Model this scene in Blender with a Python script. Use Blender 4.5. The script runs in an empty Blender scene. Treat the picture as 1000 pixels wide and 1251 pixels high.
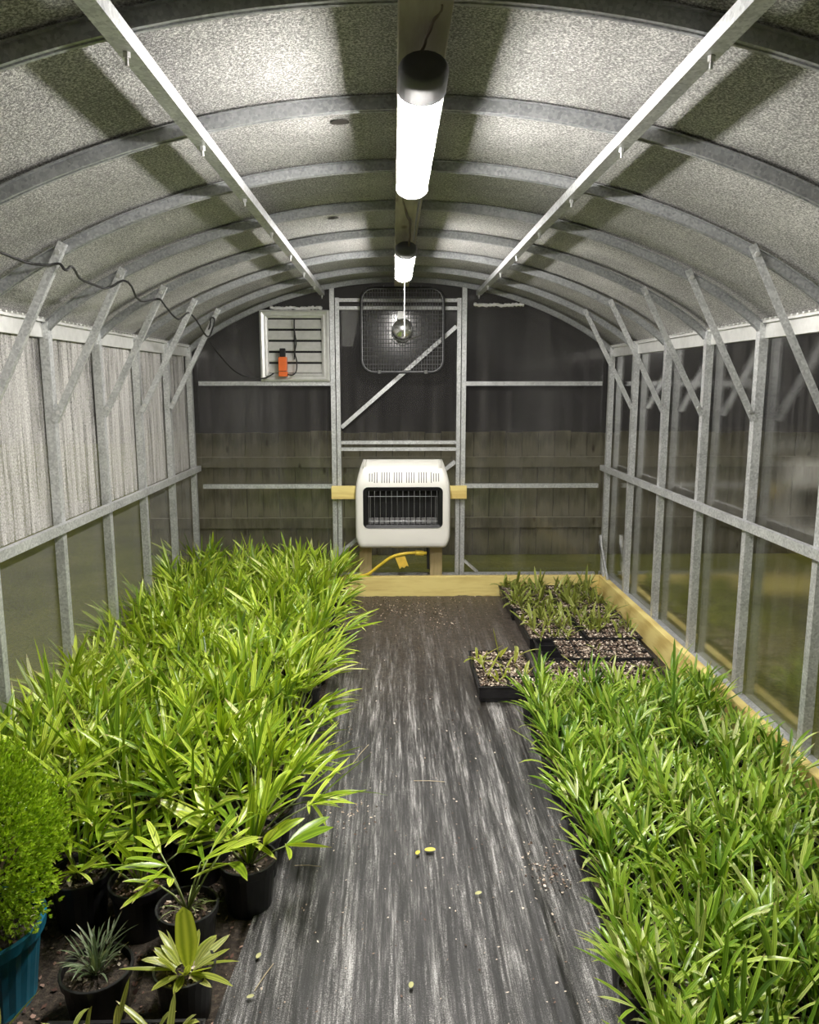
import bpy, bmesh, math, random
from mathutils import Vector, Matrix, noise
random.seed(7)
C = bpy.context.scene.collection
SC = bpy.context.scene
PI = math.pi

# ------------------------------------------------------------------ camera
cam_d = bpy.data.cameras.new('camera'); cam = bpy.data.objects.new('camera', cam_d); C.objects.link(cam)
cam_d.sensor_fit = 'HORIZONTAL'; cam_d.sensor_width = 36.0; cam_d.lens = 36.0*945/1000
cam_d.clip_start = 0.05; cam_d.clip_end = 200
cam.location = (0, 0, 1.42)
cam.rotation_euler = (math.radians(90-9.43), 0, math.radians(-1.2))
SC.camera = cam
# ------------------------------------------------------------------ world and exposure
SC.view_settings.view_transform = 'Standard'; SC.view_settings.look = 'None'
SC.view_settings.exposure = 0.0; SC.view_settings.gamma = 1.0; SC.view_settings.use_curve_mapping = False
W = bpy.data.worlds.new('night'); SC.world = W; W.use_nodes = True
W.node_tree.nodes['Background'].inputs[0].default_value = (0.78, 0.72, 0.68, 1)
W.node_tree.nodes['Background'].inputs[1].default_value = 0.022
LAMP_STRENGTH = (310, 225)
LAMP_COLOR = (1.0, 0.965, 0.915, 1)

# added fill light, no known source, almost overhead, brightening the lawn and fence
sun_d = bpy.data.lights.new('outdoor_fill', 'SUN'); sun_d.energy = 1.1; sun_d.angle = math.radians(12); sun_d.color = (1.0, 0.97, 0.88)
sun = bpy.data.objects.new('outdoor_fill', sun_d); C.objects.link(sun); sun.rotation_euler = (math.radians(5), math.radians(3), 0); sun.location = (0, 6, 6)
# ------------------------------------------------------------------ geometry constants
CX = 0.056            # centre line of the greenhouse
HW = 1.376            # inner half width
YB = 5.25             # far wall
EZ, RISE = 1.62, 0.450
RIB_Y = [5.19, 4.70, 4.16, 3.62, 3.08, 2.54, 2.0, 1.46, 0.92, 0.38]
def arch(dx, off=0.0):
    r = min(1.0, abs(dx)/HW)
    return EZ + RISE*(1-r*r)**0.86 + off

# ------------------------------------------------------------------ materials
def new_mat(name):
    m = bpy.data.materials.new(name); m.use_nodes = True
    nt = m.node_tree; b = nt.nodes['Principled BSDF']
    return m, nt, b
def N(nt, t, **kw):
    n = nt.nodes.new(t)
    for k, v in kw.items():
        if k in n.inputs.keys() if hasattr(n.inputs, 'keys') else False: n.inputs[k].default_value = v
        else: setattr(n, k, v)
    return n
def ramp(nt, src, stops):
    r = nt.nodes.new('ShaderNodeValToRGB'); nt.links.new(src, r.inputs[0])
    e = r.color_ramp.elements
    while len(e) > 1: e.remove(e[-1])
    e[0].position = stops[0][0]; e[0].color = tuple(stops[0][1]) + (1,)
    for p, c in stops[1:]:
        k = e.new(p); k.color = tuple(c) + (1,)
    return r
def coords(nt, scale=(1, 1, 1), kind='Object'):
    tc = nt.nodes.new('ShaderNodeTexCoord'); mp = nt.nodes.new('ShaderNodeMapping')
    nt.links.new(tc.outputs[kind], mp.inputs[0]); mp.inputs['Scale'].default_value = scale
    return mp.outputs[0]
def noise_n(nt, vec, scale, detail=3, rough=0.55):
    n = nt.nodes.new('ShaderNodeTexNoise'); nt.links.new(vec, n.inputs['Vector'])
    n.inputs['Scale'].default_value = scale; n.inputs['Detail'].default_value = detail; n.inputs['Roughness'].default_value = rough
    return n.outputs[0]
def bump(nt, b, h, strength=0.3, dist=0.01):
    n = nt.nodes.new('ShaderNodeBump'); nt.links.new(h, n.inputs['Height'])
    n.inputs['Strength'].default_value = strength; n.inputs['Distance'].default_value = dist
    nt.links.new(n.outputs[0], b.inputs['Normal']); return n
def math_n(nt, op, a, b_=None, clamp=False):
    n = nt.nodes.new('ShaderNodeMath'); n.operation = op; n.use_clamp = clamp
    for i, v in enumerate((a, b_)):
        if v is None: continue
        if isinstance(v, (int, float)): n.inputs[i].default_value = v
        else: nt.links.new(v, n.inputs[i])
    return n.outputs[0]
def simple(name, col, rough=0.6, metal=0.0, var=0.15, scale=30, bmp=0.0, stretch=(1, 1, 1)):
    m, nt, b = new_mat(name)
    v = coords(nt, stretch); n = noise_n(nt, v, scale)
    r = ramp(nt, n, [(0.3, [c*(1-var) for c in col]), (0.7, [min(1, c*(1+var)) for c in col])])
    nt.links.new(r.outputs[0], b.inputs['Base Color'])
    b.inputs['Roughness'].default_value = rough; b.inputs['Metallic'].default_value = metal
    if bmp: bump(nt, b, n, bmp, 0.004)
    return m
M = {}
# galvanised steel with zinc spangle; the roof ribs get a copy darkened for their weakly lit undersides
def galv(nm, c1, c2, metal):
    m, nt, b = new_mat(nm)
    vo = nt.nodes.new('ShaderNodeTexVoronoi'); nt.links.new(coords(nt, kind='Object'), vo.inputs['Vector']); vo.inputs['Scale'].default_value = 140
    bw = nt.nodes.new('ShaderNodeRGBToBW'); nt.links.new(vo.outputs['Color'], bw.inputs[0])
    nz = noise_n(nt, coords(nt), 9, 4)
    mx = math_n(nt, 'ADD', math_n(nt, 'MULTIPLY', bw.outputs[0], 0.45), math_n(nt, 'MULTIPLY', nz, 0.6))
    r = ramp(nt, mx, [(0.25, c1), (0.75, c2)]); nt.links.new(r.outputs[0], b.inputs['Base Color'])
    b.inputs['Metallic'].default_value = metal; b.inputs['Roughness'].default_value = 0.42
    bump(nt, b, mx, 0.15, 0.002)
    return m
M['steel'] = galv('galvanised_steel', (0.40, 0.41, 0.415), (0.76, 0.77, 0.77), 0.55)
M['rib'] = galv('shaded_rib_steel', (0.26, 0.27, 0.28), (0.50, 0.51, 0.52), 0.6)
M['bolt'] = simple('bolt_steel', (0.75, 0.75, 0.74), 0.3, 0.8)
M['alu'] = simple('aluminium', (0.72, 0.72, 0.70), 0.4, 0.45, 0.08)
M['slat'] = simple('louvre_slat', (0.66, 0.66, 0.63), 0.45, 0.2, 0.08)

# timber
def wood(name, c1, c2, axis=0, rough=0.65):
    m, nt, b = new_mat(name)
    s = [14, 14, 14]; s[axis] = 1.6
    v = coords(nt, tuple(s)); n = noise_n(nt, v, 3.2, 6, 0.6)
    wv = nt.nodes.new('ShaderNodeTexWave'); wv.wave_type = 'RINGS'; nt.links.new(coords(nt, tuple(x*0.5 for x in s)), wv.inputs['Vector'])
    wv.inputs['Scale'].default_value = 1.5; wv.inputs['Distortion'].default_value = 3.5; wv.inputs['Detail'].default_value = 3
    mx = math_n(nt, 'ADD', math_n(nt, 'MULTIPLY', n, 0.7), math_n(nt, 'MULTIPLY', wv.outputs[0], 0.3))
    kn = nt.nodes.new('ShaderNodeTexVoronoi'); ks = [9, 9, 9]; ks[axis] = 3.3; nt.links.new(coords(nt, tuple(ks)), kn.inputs['Vector']); kn.inputs['Scale'].default_value = 1.0
    kr = ramp(nt, kn.outputs[0], [(0.06, (1, 1, 1)), (0.16, (0, 0, 0))])
    r = ramp(nt, mx, [(0.3, c2), (0.62, c1)])
    mixn = nt.nodes.new('ShaderNodeMixRGB'); mixn.blend_type = 'MIX'
    nt.links.new(kr.outputs[0], mixn.inputs[0]); nt.links.new(r.outputs[0], mixn.inputs[1]); mixn.inputs[2].default_value = (c2[0]*0.5, c2[1]*0.42, c2[2]*0.4, 1)
    nt.links.new(mixn.outputs[0], b.inputs['Base Color']); b.inputs['Roughness'].default_value = rough
    bump(nt, b, mx, 0.2, 0.003)
    return m
M['wood_x'] = wood('yellow_pine_x', (0.86, 0.71, 0.27), (0.66, 0.49, 0.16), 0)
M['wood_y'] = wood('yellow_pine_y', (0.86, 0.71, 0.27), (0.66, 0.49, 0.16), 1)
M['wood_z'] = wood('yellow_pine_z', (0.52, 0.42, 0.22), (0.33, 0.25, 0.11), 2)
M['wood_beam'] = wood('grey_timber', (0.42, 0.38, 0.30), (0.27, 0.24, 0.19), 1)
M['fence'] = wood('fence_timber', (0.36, 0.33, 0.25), (0.20, 0.18, 0.13), 2)

# polycarbonate sheets: clear twin wall plastic with condensation
def sheet(name, kind):
    m, nt, b = new_mat(name); nt.nodes.remove(b)
    out = nt.nodes['Material Output']
    tr = nt.nodes.new('ShaderNodeBsdfTransparent'); gl = nt.nodes.new('ShaderNodeBsdfGlossy'); df = nt.nodes.new('ShaderNodeBsdfDiffuse')
    tc = nt.nodes.new('ShaderNodeTexCoord'); sp = nt.nodes.new('ShaderNodeSeparateXYZ'); nt.links.new(tc.outputs['Object'], sp.inputs[0])
    z = sp.outputs[2]
    drops = noise_n(nt, coords(nt), 260, 2, 0.6)
    if kind == 'left':
        streak = noise_n(nt, coords(nt, (26, 26, 1.1)), 1.0, 4, 0.6)
        thin = noise_n(nt, coords(nt, (60, 60, 2.5)), 1.0, 3, 0.7)
        sr = ramp(nt, math_n(nt, 'ADD', math_n(nt, 'MULTIPLY', streak, 0.6), math_n(nt, 'MULTIPLY', thin, 0.4)), [(0.40, (0.07,)*3), (0.49, (0.50,)*3), (0.62, (0.85,)*3)])
        up = math_n(nt, 'MULTIPLY', math_n(nt, 'GREATER_THAN', z, 0.86), sr.outputs[0])
        dr = ramp(nt, noise_n(nt, coords(nt), 130, 3, 0.7), [(0.40, (0.5,)*3), (0.60, (1.15,)*3)])
        lowr = math_n(nt, 'MULTIPLY', math_n(nt, 'LESS_THAN', z, 0.86), math_n(nt, 'POWER', drops, 4.0))
        fac = math_n(nt, 'MULTIPLY', math_n(nt, 'ADD', up, lowr), dr.outputs[0], True)
        df.inputs[0].default_value = (0.70, 0.68, 0.66, 1); rough = 0.22
    elif kind == 'right':
        streak = noise_n(nt, coords(nt, (30, 30, 0.8)), 1.0, 3, 0.6)
        sr = ramp(nt, streak, [(0.45, (0.008,)*3), (0.7, (0.05,)*3)])
        # mist gathered on the lower edge of the upper panes
        g = math_n(nt, 'MULTIPLY', math_n(nt, 'GREATER_THAN', z, 0.86), math_n(nt, 'POWER', math_n(nt, 'SUBTRACT', 1.30, z, True), 3.0))
        n2 = noise_n(nt, coords(nt, (3, 3, 6)), 1.5, 3)
        g = math_n(nt, 'MULTIPLY', g, math_n(nt, 'MULTIPLY', n2, 1.2))
        fac = math_n(nt, 'ADD', sr.outputs[0], math_n(nt, 'MAXIMUM', g, 0.0), True)
        df.inputs[0].default_value = (0.6, 0.58, 0.55, 1); rough = 0.035
    else:
        fl = nt.nodes.new('ShaderNodeTexWave'); nt.links.new(coords(nt), fl.inputs['Vector']); fl.inputs['Scale'].default_value = 22; fl.bands_direction = 'X'
        fl.inputs['Distortion'].default_value = 0.4
        streak = noise_n(nt, coords(nt, (12, 12, 0.8)), 1.0, 3, 0.6)
        fac = math_n(nt, 'ADD', math_n(nt, 'MULTIPLY', fl.outputs[0], 0.015), math_n(nt, 'MULTIPLY', math_n(nt, 'POWER', streak, 3), 0.16), True)
        df.inputs[0].default_value = (0.5, 0.48, 0.47, 1); rough = 0.12
    tr.inputs[0].default_value = (0.93, 0.93, 0.92, 1)
    gl.inputs['Roughness'].default_value = rough; gl.inputs[0].default_value = (0.9, 0.9, 0.9, 1)
    ge = nt.nodes.new('ShaderNodeNewGeometry'); vd = nt.nodes.new('ShaderNodeVectorMath'); vd.operation = 'DOT_PRODUCT'
    nt.links.new(ge.outputs['Incoming'], vd.inputs[0]); nt.links.new(ge.outputs['Normal'], vd.inputs[1])
    frv = math_n(nt, 'ADD', math_n(nt, 'MULTIPLY', math_n(nt, 'POWER', math_n(nt, 'SUBTRACT', 1.0, math_n(nt, 'ABSOLUTE', vd.outputs['Value'])), 4.0), 0.9), 0.05)
    bp = nt.nodes.new('ShaderNodeBump'); nt.links.new(drops if kind != 'back' else noise_n(nt, coords(nt, (20, 20, 2)), 1.5, 2), bp.inputs['Height']); bp.inputs['Strength'].default_value = 0.25 if kind == 'left' else 0.03; bp.inputs['Distance'].default_value = 0.004
    nt.links.new(bp.outputs[0], gl.inputs['Normal'])
    m1 = nt.nodes.new('ShaderNodeMixShader'); m2 = nt.nodes.new('ShaderNodeMixShader')
    nt.links.new(fac, m1.inputs[0]); nt.links.new(tr.outputs[0], m1.inputs[1]); nt.links.new(df.outputs[0], m1.inputs[2])
    nt.links.new(math_n(nt, 'MULTIPLY', frv, 1.3 if kind == 'right' else (0.8 if kind == 'back' else 0.3), True), m2.inputs[0]); nt.links.new(m1.outputs[0], m2.inputs[1]); nt.links.new(gl.outputs[0], m2.inputs[2])
    nt.links.new(m2.outputs[0], out.inputs[0])
    return m
M['sheet_left'] = sheet('misted_polycarbonate', 'left')
M['sheet_right'] = sheet('clear_polycarbonate', 'right')
M['sheet_back'] = sheet('fluted_polycarbonate', 'back')
# frosted roof sheet covered in fine droplets
m, nt, b = new_mat('frosted_roof_sheet')
n1 = noise_n(nt, coords(nt), 190, 2, 0.75); n2 = noise_n(nt, coords(nt), 3.0, 3)
mx = math_n(nt, 'ADD', math_n(nt, 'MULTIPLY', n1, 0.8), math_n(nt, 'MULTIPLY', n2, 0.2))
r = ramp(nt, mx, [(0.38, (0.125, 0.123, 0.118)), (0.50, (0.29, 0.285, 0.275)), (0.62, (0.66, 0.65, 0.63))])
nt.links.new(r.outputs[0], b.inputs['Base Color']); b.inputs['Roughness'].default_value = 0.6
bump(nt, b, n1, 0.5, 0.004)
M['roof'] = m
# woven ground cover
m, nt, b = new_mat('woven_ground_cover')
a1 = noise_n(nt, coords(nt, (19, 1.0, 1)), 1.0, 5, 0.7)
a2 = noise_n(nt, coords(nt, (110, 5, 1)), 1.0, 4, 0.7)
a3 = noise_n(nt, coords(nt, (1, 1, 1)), 420, 2, 0.8)
a4 = noise_n(nt, coords(nt, (2.2, 0.9, 1)), 1.2, 3, 0.6)
mx = math_n(nt, 'ADD', math_n(nt, 'ADD', math_n(nt, 'MULTIPLY', a1, 0.36), math_n(nt, 'MULTIPLY', a2, 0.30)), math_n(nt, 'ADD', math_n(nt, 'MULTIPLY', a3, 0.30), math_n(nt, 'MULTIPLY', a4, 0.10)))
r = ramp(nt, mx, [(0.46, (0.006, 0.0057, 0.0055)), (0.525, (0.03, 0.029, 0.028)), (0.575, (0.15, 0.145, 0.14)), (0.64, (0.60, 0.585, 0.57))])  # pale streaks put both dust and lamp sheen into the colour
sp = nt.nodes.new('ShaderNodeSeparateXYZ'); tc = nt.nodes.new('ShaderNodeTexCoord'); nt.links.new(tc.outputs['Object'], sp.inputs[0])
dirt = ramp(nt, math_n(nt, 'ADD', math_n(nt, 'MULTIPLY', sp.outputs[1], 0.2), math_n(nt, 'MULTIPLY', a4, 0.25)), [(0.70, (0, 0, 0)), (1.05, (1, 1, 1))])
mixn = nt.nodes.new('ShaderNodeMixRGB'); nt.links.new(math_n(nt, 'MULTIPLY', dirt.outputs[0], 0.75), mixn.inputs[0]); nt.links.new(r.outputs[0], mixn.inputs[1])
dr2 = ramp(nt, noise_n(nt, coords(nt), 60, 4, 0.7), [(0.4, (0.035, 0.027, 0.02)), (0.65, (0.14, 0.11, 0.085))])
nt.links.new(dr2.outputs[0], mixn.inputs[2])
nt.links.new(mixn.outputs[0], b.inputs['Base Color']); b.inputs['Roughness'].default_value = 0.48
bump(nt, b, mx, 0.45, 0.006)
M['mat'] = m
def soil_mat(name, c1, c2, c3, sc=70):
    m, nt, b = new_mat(name)
    n1 = noise_n(nt, coords(nt), sc, 4, 0.7)
    r = ramp(nt, n1, [(0.35, c1), (0.55, c2), (0.75, c3)])
    nt.links.new(r.outputs[0], b.inputs['Base Color']); b.inputs['Roughness'].default_value = 0.9
    bump(nt, b, n1, 0.8, 0.01)
    return m
M['soil'] = soil_mat('dark_soil', (0.02, 0.015, 0.011), (0.06, 0.045, 0.032), (0.16, 0.125, 0.09))
def island(name, stops, rough=0.8):
    m, nt, b = new_mat(name)
    g = nt.nodes.new('ShaderNodeNewGeometry')
    r = ramp(nt, g.outputs['Random Per Island'], stops)
    nt.links.new(r.outputs[0], b.inputs['Base Color']); b.inputs['Roughness'].default_value = rough
    return m
M['chips'] = island('bark_chips', [(0.0, (0.05, 0.032, 0.022)), (0.4, (0.16, 0.10, 0.07)), (0.7, (0.50, 0.40, 0.31)), (1.0, (0.85, 0.76, 0.64))])
M['redchips'] = island('red_bark_chips', [(0.0, (0.04, 0.02, 0.016)), (0.5, (0.15, 0.07, 0.05)), (1.0, (0.46, 0.30, 0.23))])
# lawn
m, nt, b = new_mat('lawn')
n1 = noise_n(nt, coords(nt), 55, 4, 0.75); n2 = noise_n(nt, coords(nt), 1.1, 3)
mx = math_n(nt, 'ADD', math_n(nt, 'MULTIPLY', n1, 0.6), math_n(nt, 'MULTIPLY', n2, 0.4))
r = ramp(nt, mx, [(0.35, (0.08, 0.088, 0.014)), (0.5, (0.19, 0.205, 0.03)), (0.66, (0.36, 0.35, 0.08))])
nt.links.new(r.outputs[0], b.inputs['Base Color']); b.inputs['Roughness'].default_value = 0.9; bump(nt, b, n1, 0.8, 0.03)
M['lawn'] = m
# leaves: colour differs from blade to blade; lighter pleats run along the blade
def leaf(name, cols, trans=0.27, rough=0.30, stripes=2.5, dry=0.12):
    m, nt, b = new_mat(name); out = nt.nodes['Material Output']
    g = nt.nodes.new('ShaderNodeNewGeometry'); oi = nt.nodes.new('ShaderNodeObjectInfo')
    ra = math_n(nt, 'ADD', math_n(nt, 'MULTIPLY', g.outputs['Random Per Island'], 0.7), math_n(nt, 'MULTIPLY', oi.outputs['Random'], 0.3))
    r = ramp(nt, ra, [(i/(len(cols)-1), c) for i, c in enumerate(cols)])
    uv = nt.nodes.new('ShaderNodeUVMap'); su = nt.nodes.new('ShaderNodeSeparateXYZ'); nt.links.new(uv.outputs[0], su.inputs[0])
    st = math_n(nt, 'SINE', math_n(nt, 'MULTIPLY', su.outputs[0], stripes*2*PI))
    lt = nt.nodes.new('ShaderNodeMixRGB'); lt.blend_type = 'MULTIPLY'; lt.inputs[0].default_value = 1.0
    gr = ramp(nt, math_n(nt, 'ADD', math_n(nt, 'MULTIPLY', st, 0.5), 0.5), [(0, (0.62, 0.68, 0.55)), (1, (1.2, 1.14, 1.3))])
    nt.links.new(r.outputs[0], lt.inputs[1]); nt.links.new(gr.outputs[0], lt.inputs[2])
    tip = nt.nodes.new('ShaderNodeMixRGB'); nt.links.new(math_n(nt, 'MULTIPLY', math_n(nt, 'GREATER_THAN', math_n(nt, 'ADD', su.outputs[1], math_n(nt, 'MULTIPLY', g.outputs['Random Per Island'], dry)), 1.0), 0.8), tip.inputs[0])
    nt.links.new(lt.outputs[0], tip.inputs[1]); tip.inputs[2].default_value = (0.42, 0.33, 0.16, 1)
    nt.links.new(tip.outputs[0], b.inputs['Base Color']); b.inputs['Roughness'].default_value = rough
    tl = nt.nodes.new('ShaderNodeBsdfTranslucent'); 
    t2 = nt.nodes.new('ShaderNodeMixRGB'); t2.blend_type = 'MULTIPLY'; t2.inputs[0].default_value = 1; nt.links.new(tip.outputs[0], t2.inputs[1]); t2.inputs[2].default_value = (1.0, 1.0, 0.45, 1)
    nt.links.new(t2.outputs[0], tl.inputs[0])
    mixs = nt.nodes.new('ShaderNodeMixShader'); mixs.inputs[0].default_value = trans
    nt.links.new(b.outputs[0], mixs.inputs[1]); nt.links.new(tl.outputs[0], mixs.inputs[2]); nt.links.new(mixs.outputs[0], out.inputs[0])
    return m
M['leaf_left'] = leaf('palm_leaf', [(0.05, 0.11, 0.012), (0.19, 0.33, 0.02), (0.40, 0.55, 0.035), (0.62, 0.75, 0.10), (0.80, 0.83, 0.42)])  # dark and pale ends widened to paint hard-light contrast into the leaves
M['leaf_right'] = leaf('grassy_leaf', [(0.035, 0.08, 0.012), (0.12, 0.25, 0.02), (0.27, 0.44, 0.035), (0.50, 0.65, 0.10), (0.74, 0.78, 0.42)])
M['leaf_dark'] = leaf('dark_leaf', [(0.06, 0.10, 0.045), (0.14, 0.20, 0.09), (0.42, 0.48, 0.32)], 0.2)
M['leaf_gold'] = leaf('gold_leaf', [(0.34, 0.42, 0.05), (0.55, 0.62, 0.12), (0.85, 0.86, 0.42)], 0.5, dry=0.06)
M['leaf_seed'] = leaf('seedling_leaf', [(0.09, 0.13, 0.03), (0.22, 0.28, 0.05), (0.45, 0.50, 0.12), (0.70, 0.72, 0.36)], 0.3)
M['cypress'] = leaf('cypress_spray', [(0.16, 0.30, 0.02), (0.48, 0.70, 0.04), (0.80, 0.93, 0.16)], 0.35, stripes=0, dry=0.0)
M['stem'] = simple('leaf_stem', (0.30, 0.36, 0.13), 0.6, 0, 0.3, 20)
M['bark'] = simple('brown_stem', (0.12, 0.08, 0.05), 0.8, 0, 0.3, 40)
# plastics, enamel and others
M['pot'] = simple('black_pot_plastic', (0.016, 0.016, 0.017), 0.42, 0, 0.4, 12)
M['teal'] = simple('teal_pot_plastic', (0.012, 0.13, 0.20), 0.38, 0, 0.2, 12)
M['tray'] = simple('black_tray_plastic', (0.015, 0.014, 0.016), 0.35, 0, 0.4, 12)
M['enamel'] = simple('cream_enamel', (0.84, 0.82, 0.76), 0.35, 0, 0.02, 5)
M['black'] = simple('black_metal', (0.012, 0.012, 0.013), 0.4, 0.3)
M['void'] = simple('firebox_black', (0.01, 0.01, 0.01), 0.6)
M['plaque'] = simple('grey_ceramic', (0.17, 0.17, 0.17), 0.7, 0, 0.3, 60)
M['wire'] = simple('bright_wire', (0.35, 0.35, 0.36), 0.3, 0.7)
M['fanwire'] = simple('fan_wire', (0.30, 0.30, 0.31), 0.3, 0.6)
M['chrome'] = simple('polished_hub', (0.85, 0.85, 0.86), 0.2, 0.9, 0.05)
M['blade'] = simple('smoky_blade', (0.03, 0.03, 0.032), 0.35)
M['orange'] = simple('orange_plastic', (0.80, 0.16, 0.03), 0.4, 0, 0.08)
M['cord'] = simple('black_cord', (0.014, 0.014, 0.014), 0.5)
M['browncord'] = simple('brown_chain', (0.10, 0.075, 0.05), 0.5, 0.3)
M['hose'] = simple('yellow_hose', (0.78, 0.58, 0.05), 0.4, 0, 0.1)
M['tagcol'] = simple('yellow_paper_tag', (0.75, 0.50, 0.06), 0.6, 0, 0.15)
M['string'] = simple('white_string', (0.85, 0.85, 0.82), 0.5)
M['foam'] = simple('white_foam', (0.80, 0.80, 0.78), 0.5, 0, 0.08, 60, 0.4)
M['yellowleaf'] = simple('fallen_yellow_leaf', (0.72, 0.62, 0.08), 0.5, 0, 0.15)
M['paleleaf'] = simple('fallen_pale_leaf', (0.50, 0.50, 0.22), 0.6, 0, 0.15)
M['deadleaf'] = simple('dead_leaf', (0.035, 0.03, 0.024), 0.8, 0, 0.2)
M['housing'] = simple('lamp_housing', (0.36, 0.35, 0.33), 0.5, 0.1, 0.05)
M['twig'] = simple('dry_twig', (0.50, 0.42, 0.28), 0.8)
M['capgrey'] = simple('dark_end_cap', (0.06, 0.06, 0.065), 0.5)
def emis(name, s):
    m, nt, b = new_mat(name)
    b.inputs['Base Color'].default_value = (0.9, 0.9, 0.88, 1)
    b.inputs['Emission Color'].default_value = LAMP_COLOR; b.inputs['Emission Strength'].default_value = s
    return m
M['led1'] = emis('lit_diffuser_near', LAMP_STRENGTH[0]); M['led2'] = emis('lit_diffuser_far', LAMP_STRENGTH[1])

# ------------------------------------------------------------------ mesh builders
class MB:
    def __init__(s): s.v = []; s.f = []; s.uv = []; s.sm = False
    def face(s, idx, uv=None): s.f.append(tuple(idx)); s.uv.append(uv)
    def box(s, x0, x1, y0, y1, z0, z1):
        b = len(s.v)
        s.v += [(x0, y0, z0), (x1, y0, z0), (x1, y1, z0), (x0, y1, z0), (x0, y0, z1), (x1, y0, z1), (x1, y1, z1), (x0, y1, z1)]
        for q in ((0, 3, 2, 1), (4, 5, 6, 7), (0, 1, 5, 4), (1, 2, 6, 5), (2, 3, 7, 6), (3, 0, 4, 7)): s.face([b+i for i in q])
        return s
    def sweep(s, pts, frames, prof, cap=True):
        """prof: list of (a,b) in the frame (A,B) at every point"""
        b = len(s.v); n = len(prof)
        for p, (A, B) in zip(pts, frames):
            for a, c in prof: s.v.append(tuple(Vector(p) + A*a + B*c))
        for i in range(len(pts)-1):
            for j in range(n):
                k = (j+1) % n
                s.face([b+i*n+j, b+i*n+k, b+(i+1)*n+k, b+(i+1)*n+j])
        if cap:
            s.face([b+j for j in range(n)][::-1]); s.face([b+(len(pts)-1)*n+j for j in range(n)])
        return s
    def bar(s, p0, p1, prof, up=(0, 0, 1)):
        p0 = Vector(p0); p1 = Vector(p1); d = (p1-p0).normalized(); u = Vector(up)
        A = d.cross(u).normalized(); B = A.cross(d).normalized()
        return s.sweep([p0, p1], [(A, B)]*2, prof)
    def tube(s, pts, r, seg=8, closed=False):
        pts = [Vector(p) for p in pts]; n = len(pts); fr = []; prev = None
        rr = r if isinstance(r, (list, tuple)) else [r]*n
        for i in range(n):
            if closed: d = (pts[(i+1) % n]-pts[i-1]).normalized()
            else: d = (pts[min(i+1, n-1)]-pts[max(i-1, 0)]).normalized()
            if prev is None:
                u = Vector((0, 0, 1)) if abs(d.z) < 0.9 else Vector((0, 1, 0))
                A = d.cross(u).normalized()
            else: A = (prev - d*prev.dot(d)).normalized()
            prev = A; fr.append((A, d.cross(A).normalized()))
        b = len(s.v)
        for i in range(n):
            A, B = fr[i]
            for j in range(seg):
                t = 2*PI*j/seg; s.v.append(tuple(pts[i] + A*math.cos(t)*rr[i] + B*math.sin(t)*rr[i]))
        for i in range(n if closed else n-1):
            i2 = (i+1) % n
            for j in range(seg):
                k = (j+1) % seg; s.face([b+i*seg+j, b+i*seg+k, b+i2*seg+k, b+i2*seg+j])
        if not closed:
            s.face([b+j for j in range(seg)][::-1]); s.face([b+(n-1)*seg+j for j in range(seg)])
        return s
    def lathe(s, prof, seg=28, c=(0, 0, 0), rib=0.0, ribn=0, close_bottom=True):
        b = len(s.v)
        for r, z in prof:
            for j in range(seg):
                t = 2*PI*j/seg; q = r*(1+(rib*(j % 2) if ribn else 0)); s.v.append((c[0]+q*math.cos(t), c[1]+q*math.sin(t), c[2]+z))
        for i in range(len(prof)-1):
            for j in range(seg):
                k = (j+1) % seg; s.face([b+i*seg+j, b+i*seg+k, b+(i+1)*seg+k, b+(i+1)*seg+j])
        s.face([b+j for j in range(seg)][::-1]); s.face([b+(len(prof)-1)*seg+j for j in range(seg)])
        return s
    def build(s, name, mat, parent=None, smooth=False, bevel=0.0, loc=None):
        me = bpy.data.meshes.new(name); me.from_pydata(s.v, [], s.f); me.update()
        if any(u for u in s.uv):
            ul = me.uv_layers.new(name='UVMap'); k = 0
            for f, u in zip(s.f, s.uv):
                for i in range(len(f)):
                    ul.data[k].uv = u[i] if u else (0, 0); k += 1
        if isinstance(mat, (list, tuple)):
            for q in mat: me.materials.append(q)
        else: me.materials.append(mat)
        if smooth: me.polygons.foreach_set('use_smooth', [True]*len(me.polygons))
        o = bpy.data.objects.new(name, me); C.objects.link(o)
        if parent: o.parent = parent
        if loc: o.location = loc
        if bevel:
            md = o.modifiers.new('bevel', 'BEVEL'); md.width = bevel; md.segments = 2; md.limit_method = 'ANGLE'; md.angle_limit = math.radians(40)
        return o
def thing(name, label, cat, loc=(0, 0, 0), rz=0, group=None):
    o = bpy.data.objects.new(name, None); C.objects.link(o); o.empty_display_size = 0.05
    o.location = loc; o.rotation_euler = (0, 0, rz); o['label'] = label; o['category'] = cat
    if group: o['group'] = group
    return o
def tag(o, label, cat, group=None, kind=None):
    o['label'] = label; o['category'] = cat
    if group: o['group'] = group
    if kind: o['kind'] = kind
    return o
def struct(o): o['kind'] = 'structure'; return o
KIDS = {}
def copy_tree(o, parent=None):
    c = o.copy(); C.objects.link(c)
    if parent: c.parent = parent
    for ch in o.children: copy_tree(ch, c)
    return c

# channel profiles (a = across, b = depth towards the outside)
def chan(w, d, t=0.003, lip=0.008):
    h = w/2
    return [(-h, 0), (h, 0), (h, d), (h-lip, d), (h-lip, d-t), (h-t, d-t), (h-t, t), (-h+t, t), (-h+t, d-t), (-h+lip, d-t), (-h+lip, d), (-h, d)]
def hat(w, wf, d):
    h = w/2; g = wf/2; t = 0.003
    return [(-h, 0), (-h*0.35, 0), (-h*0.3, 0.003), (h*0.3, 0.003), (h*0.35, 0), (h, 0), (h, d-t), (g, d-t), (g, d), (-g, d), (-g, d-t), (-h, d-t)]

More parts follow.
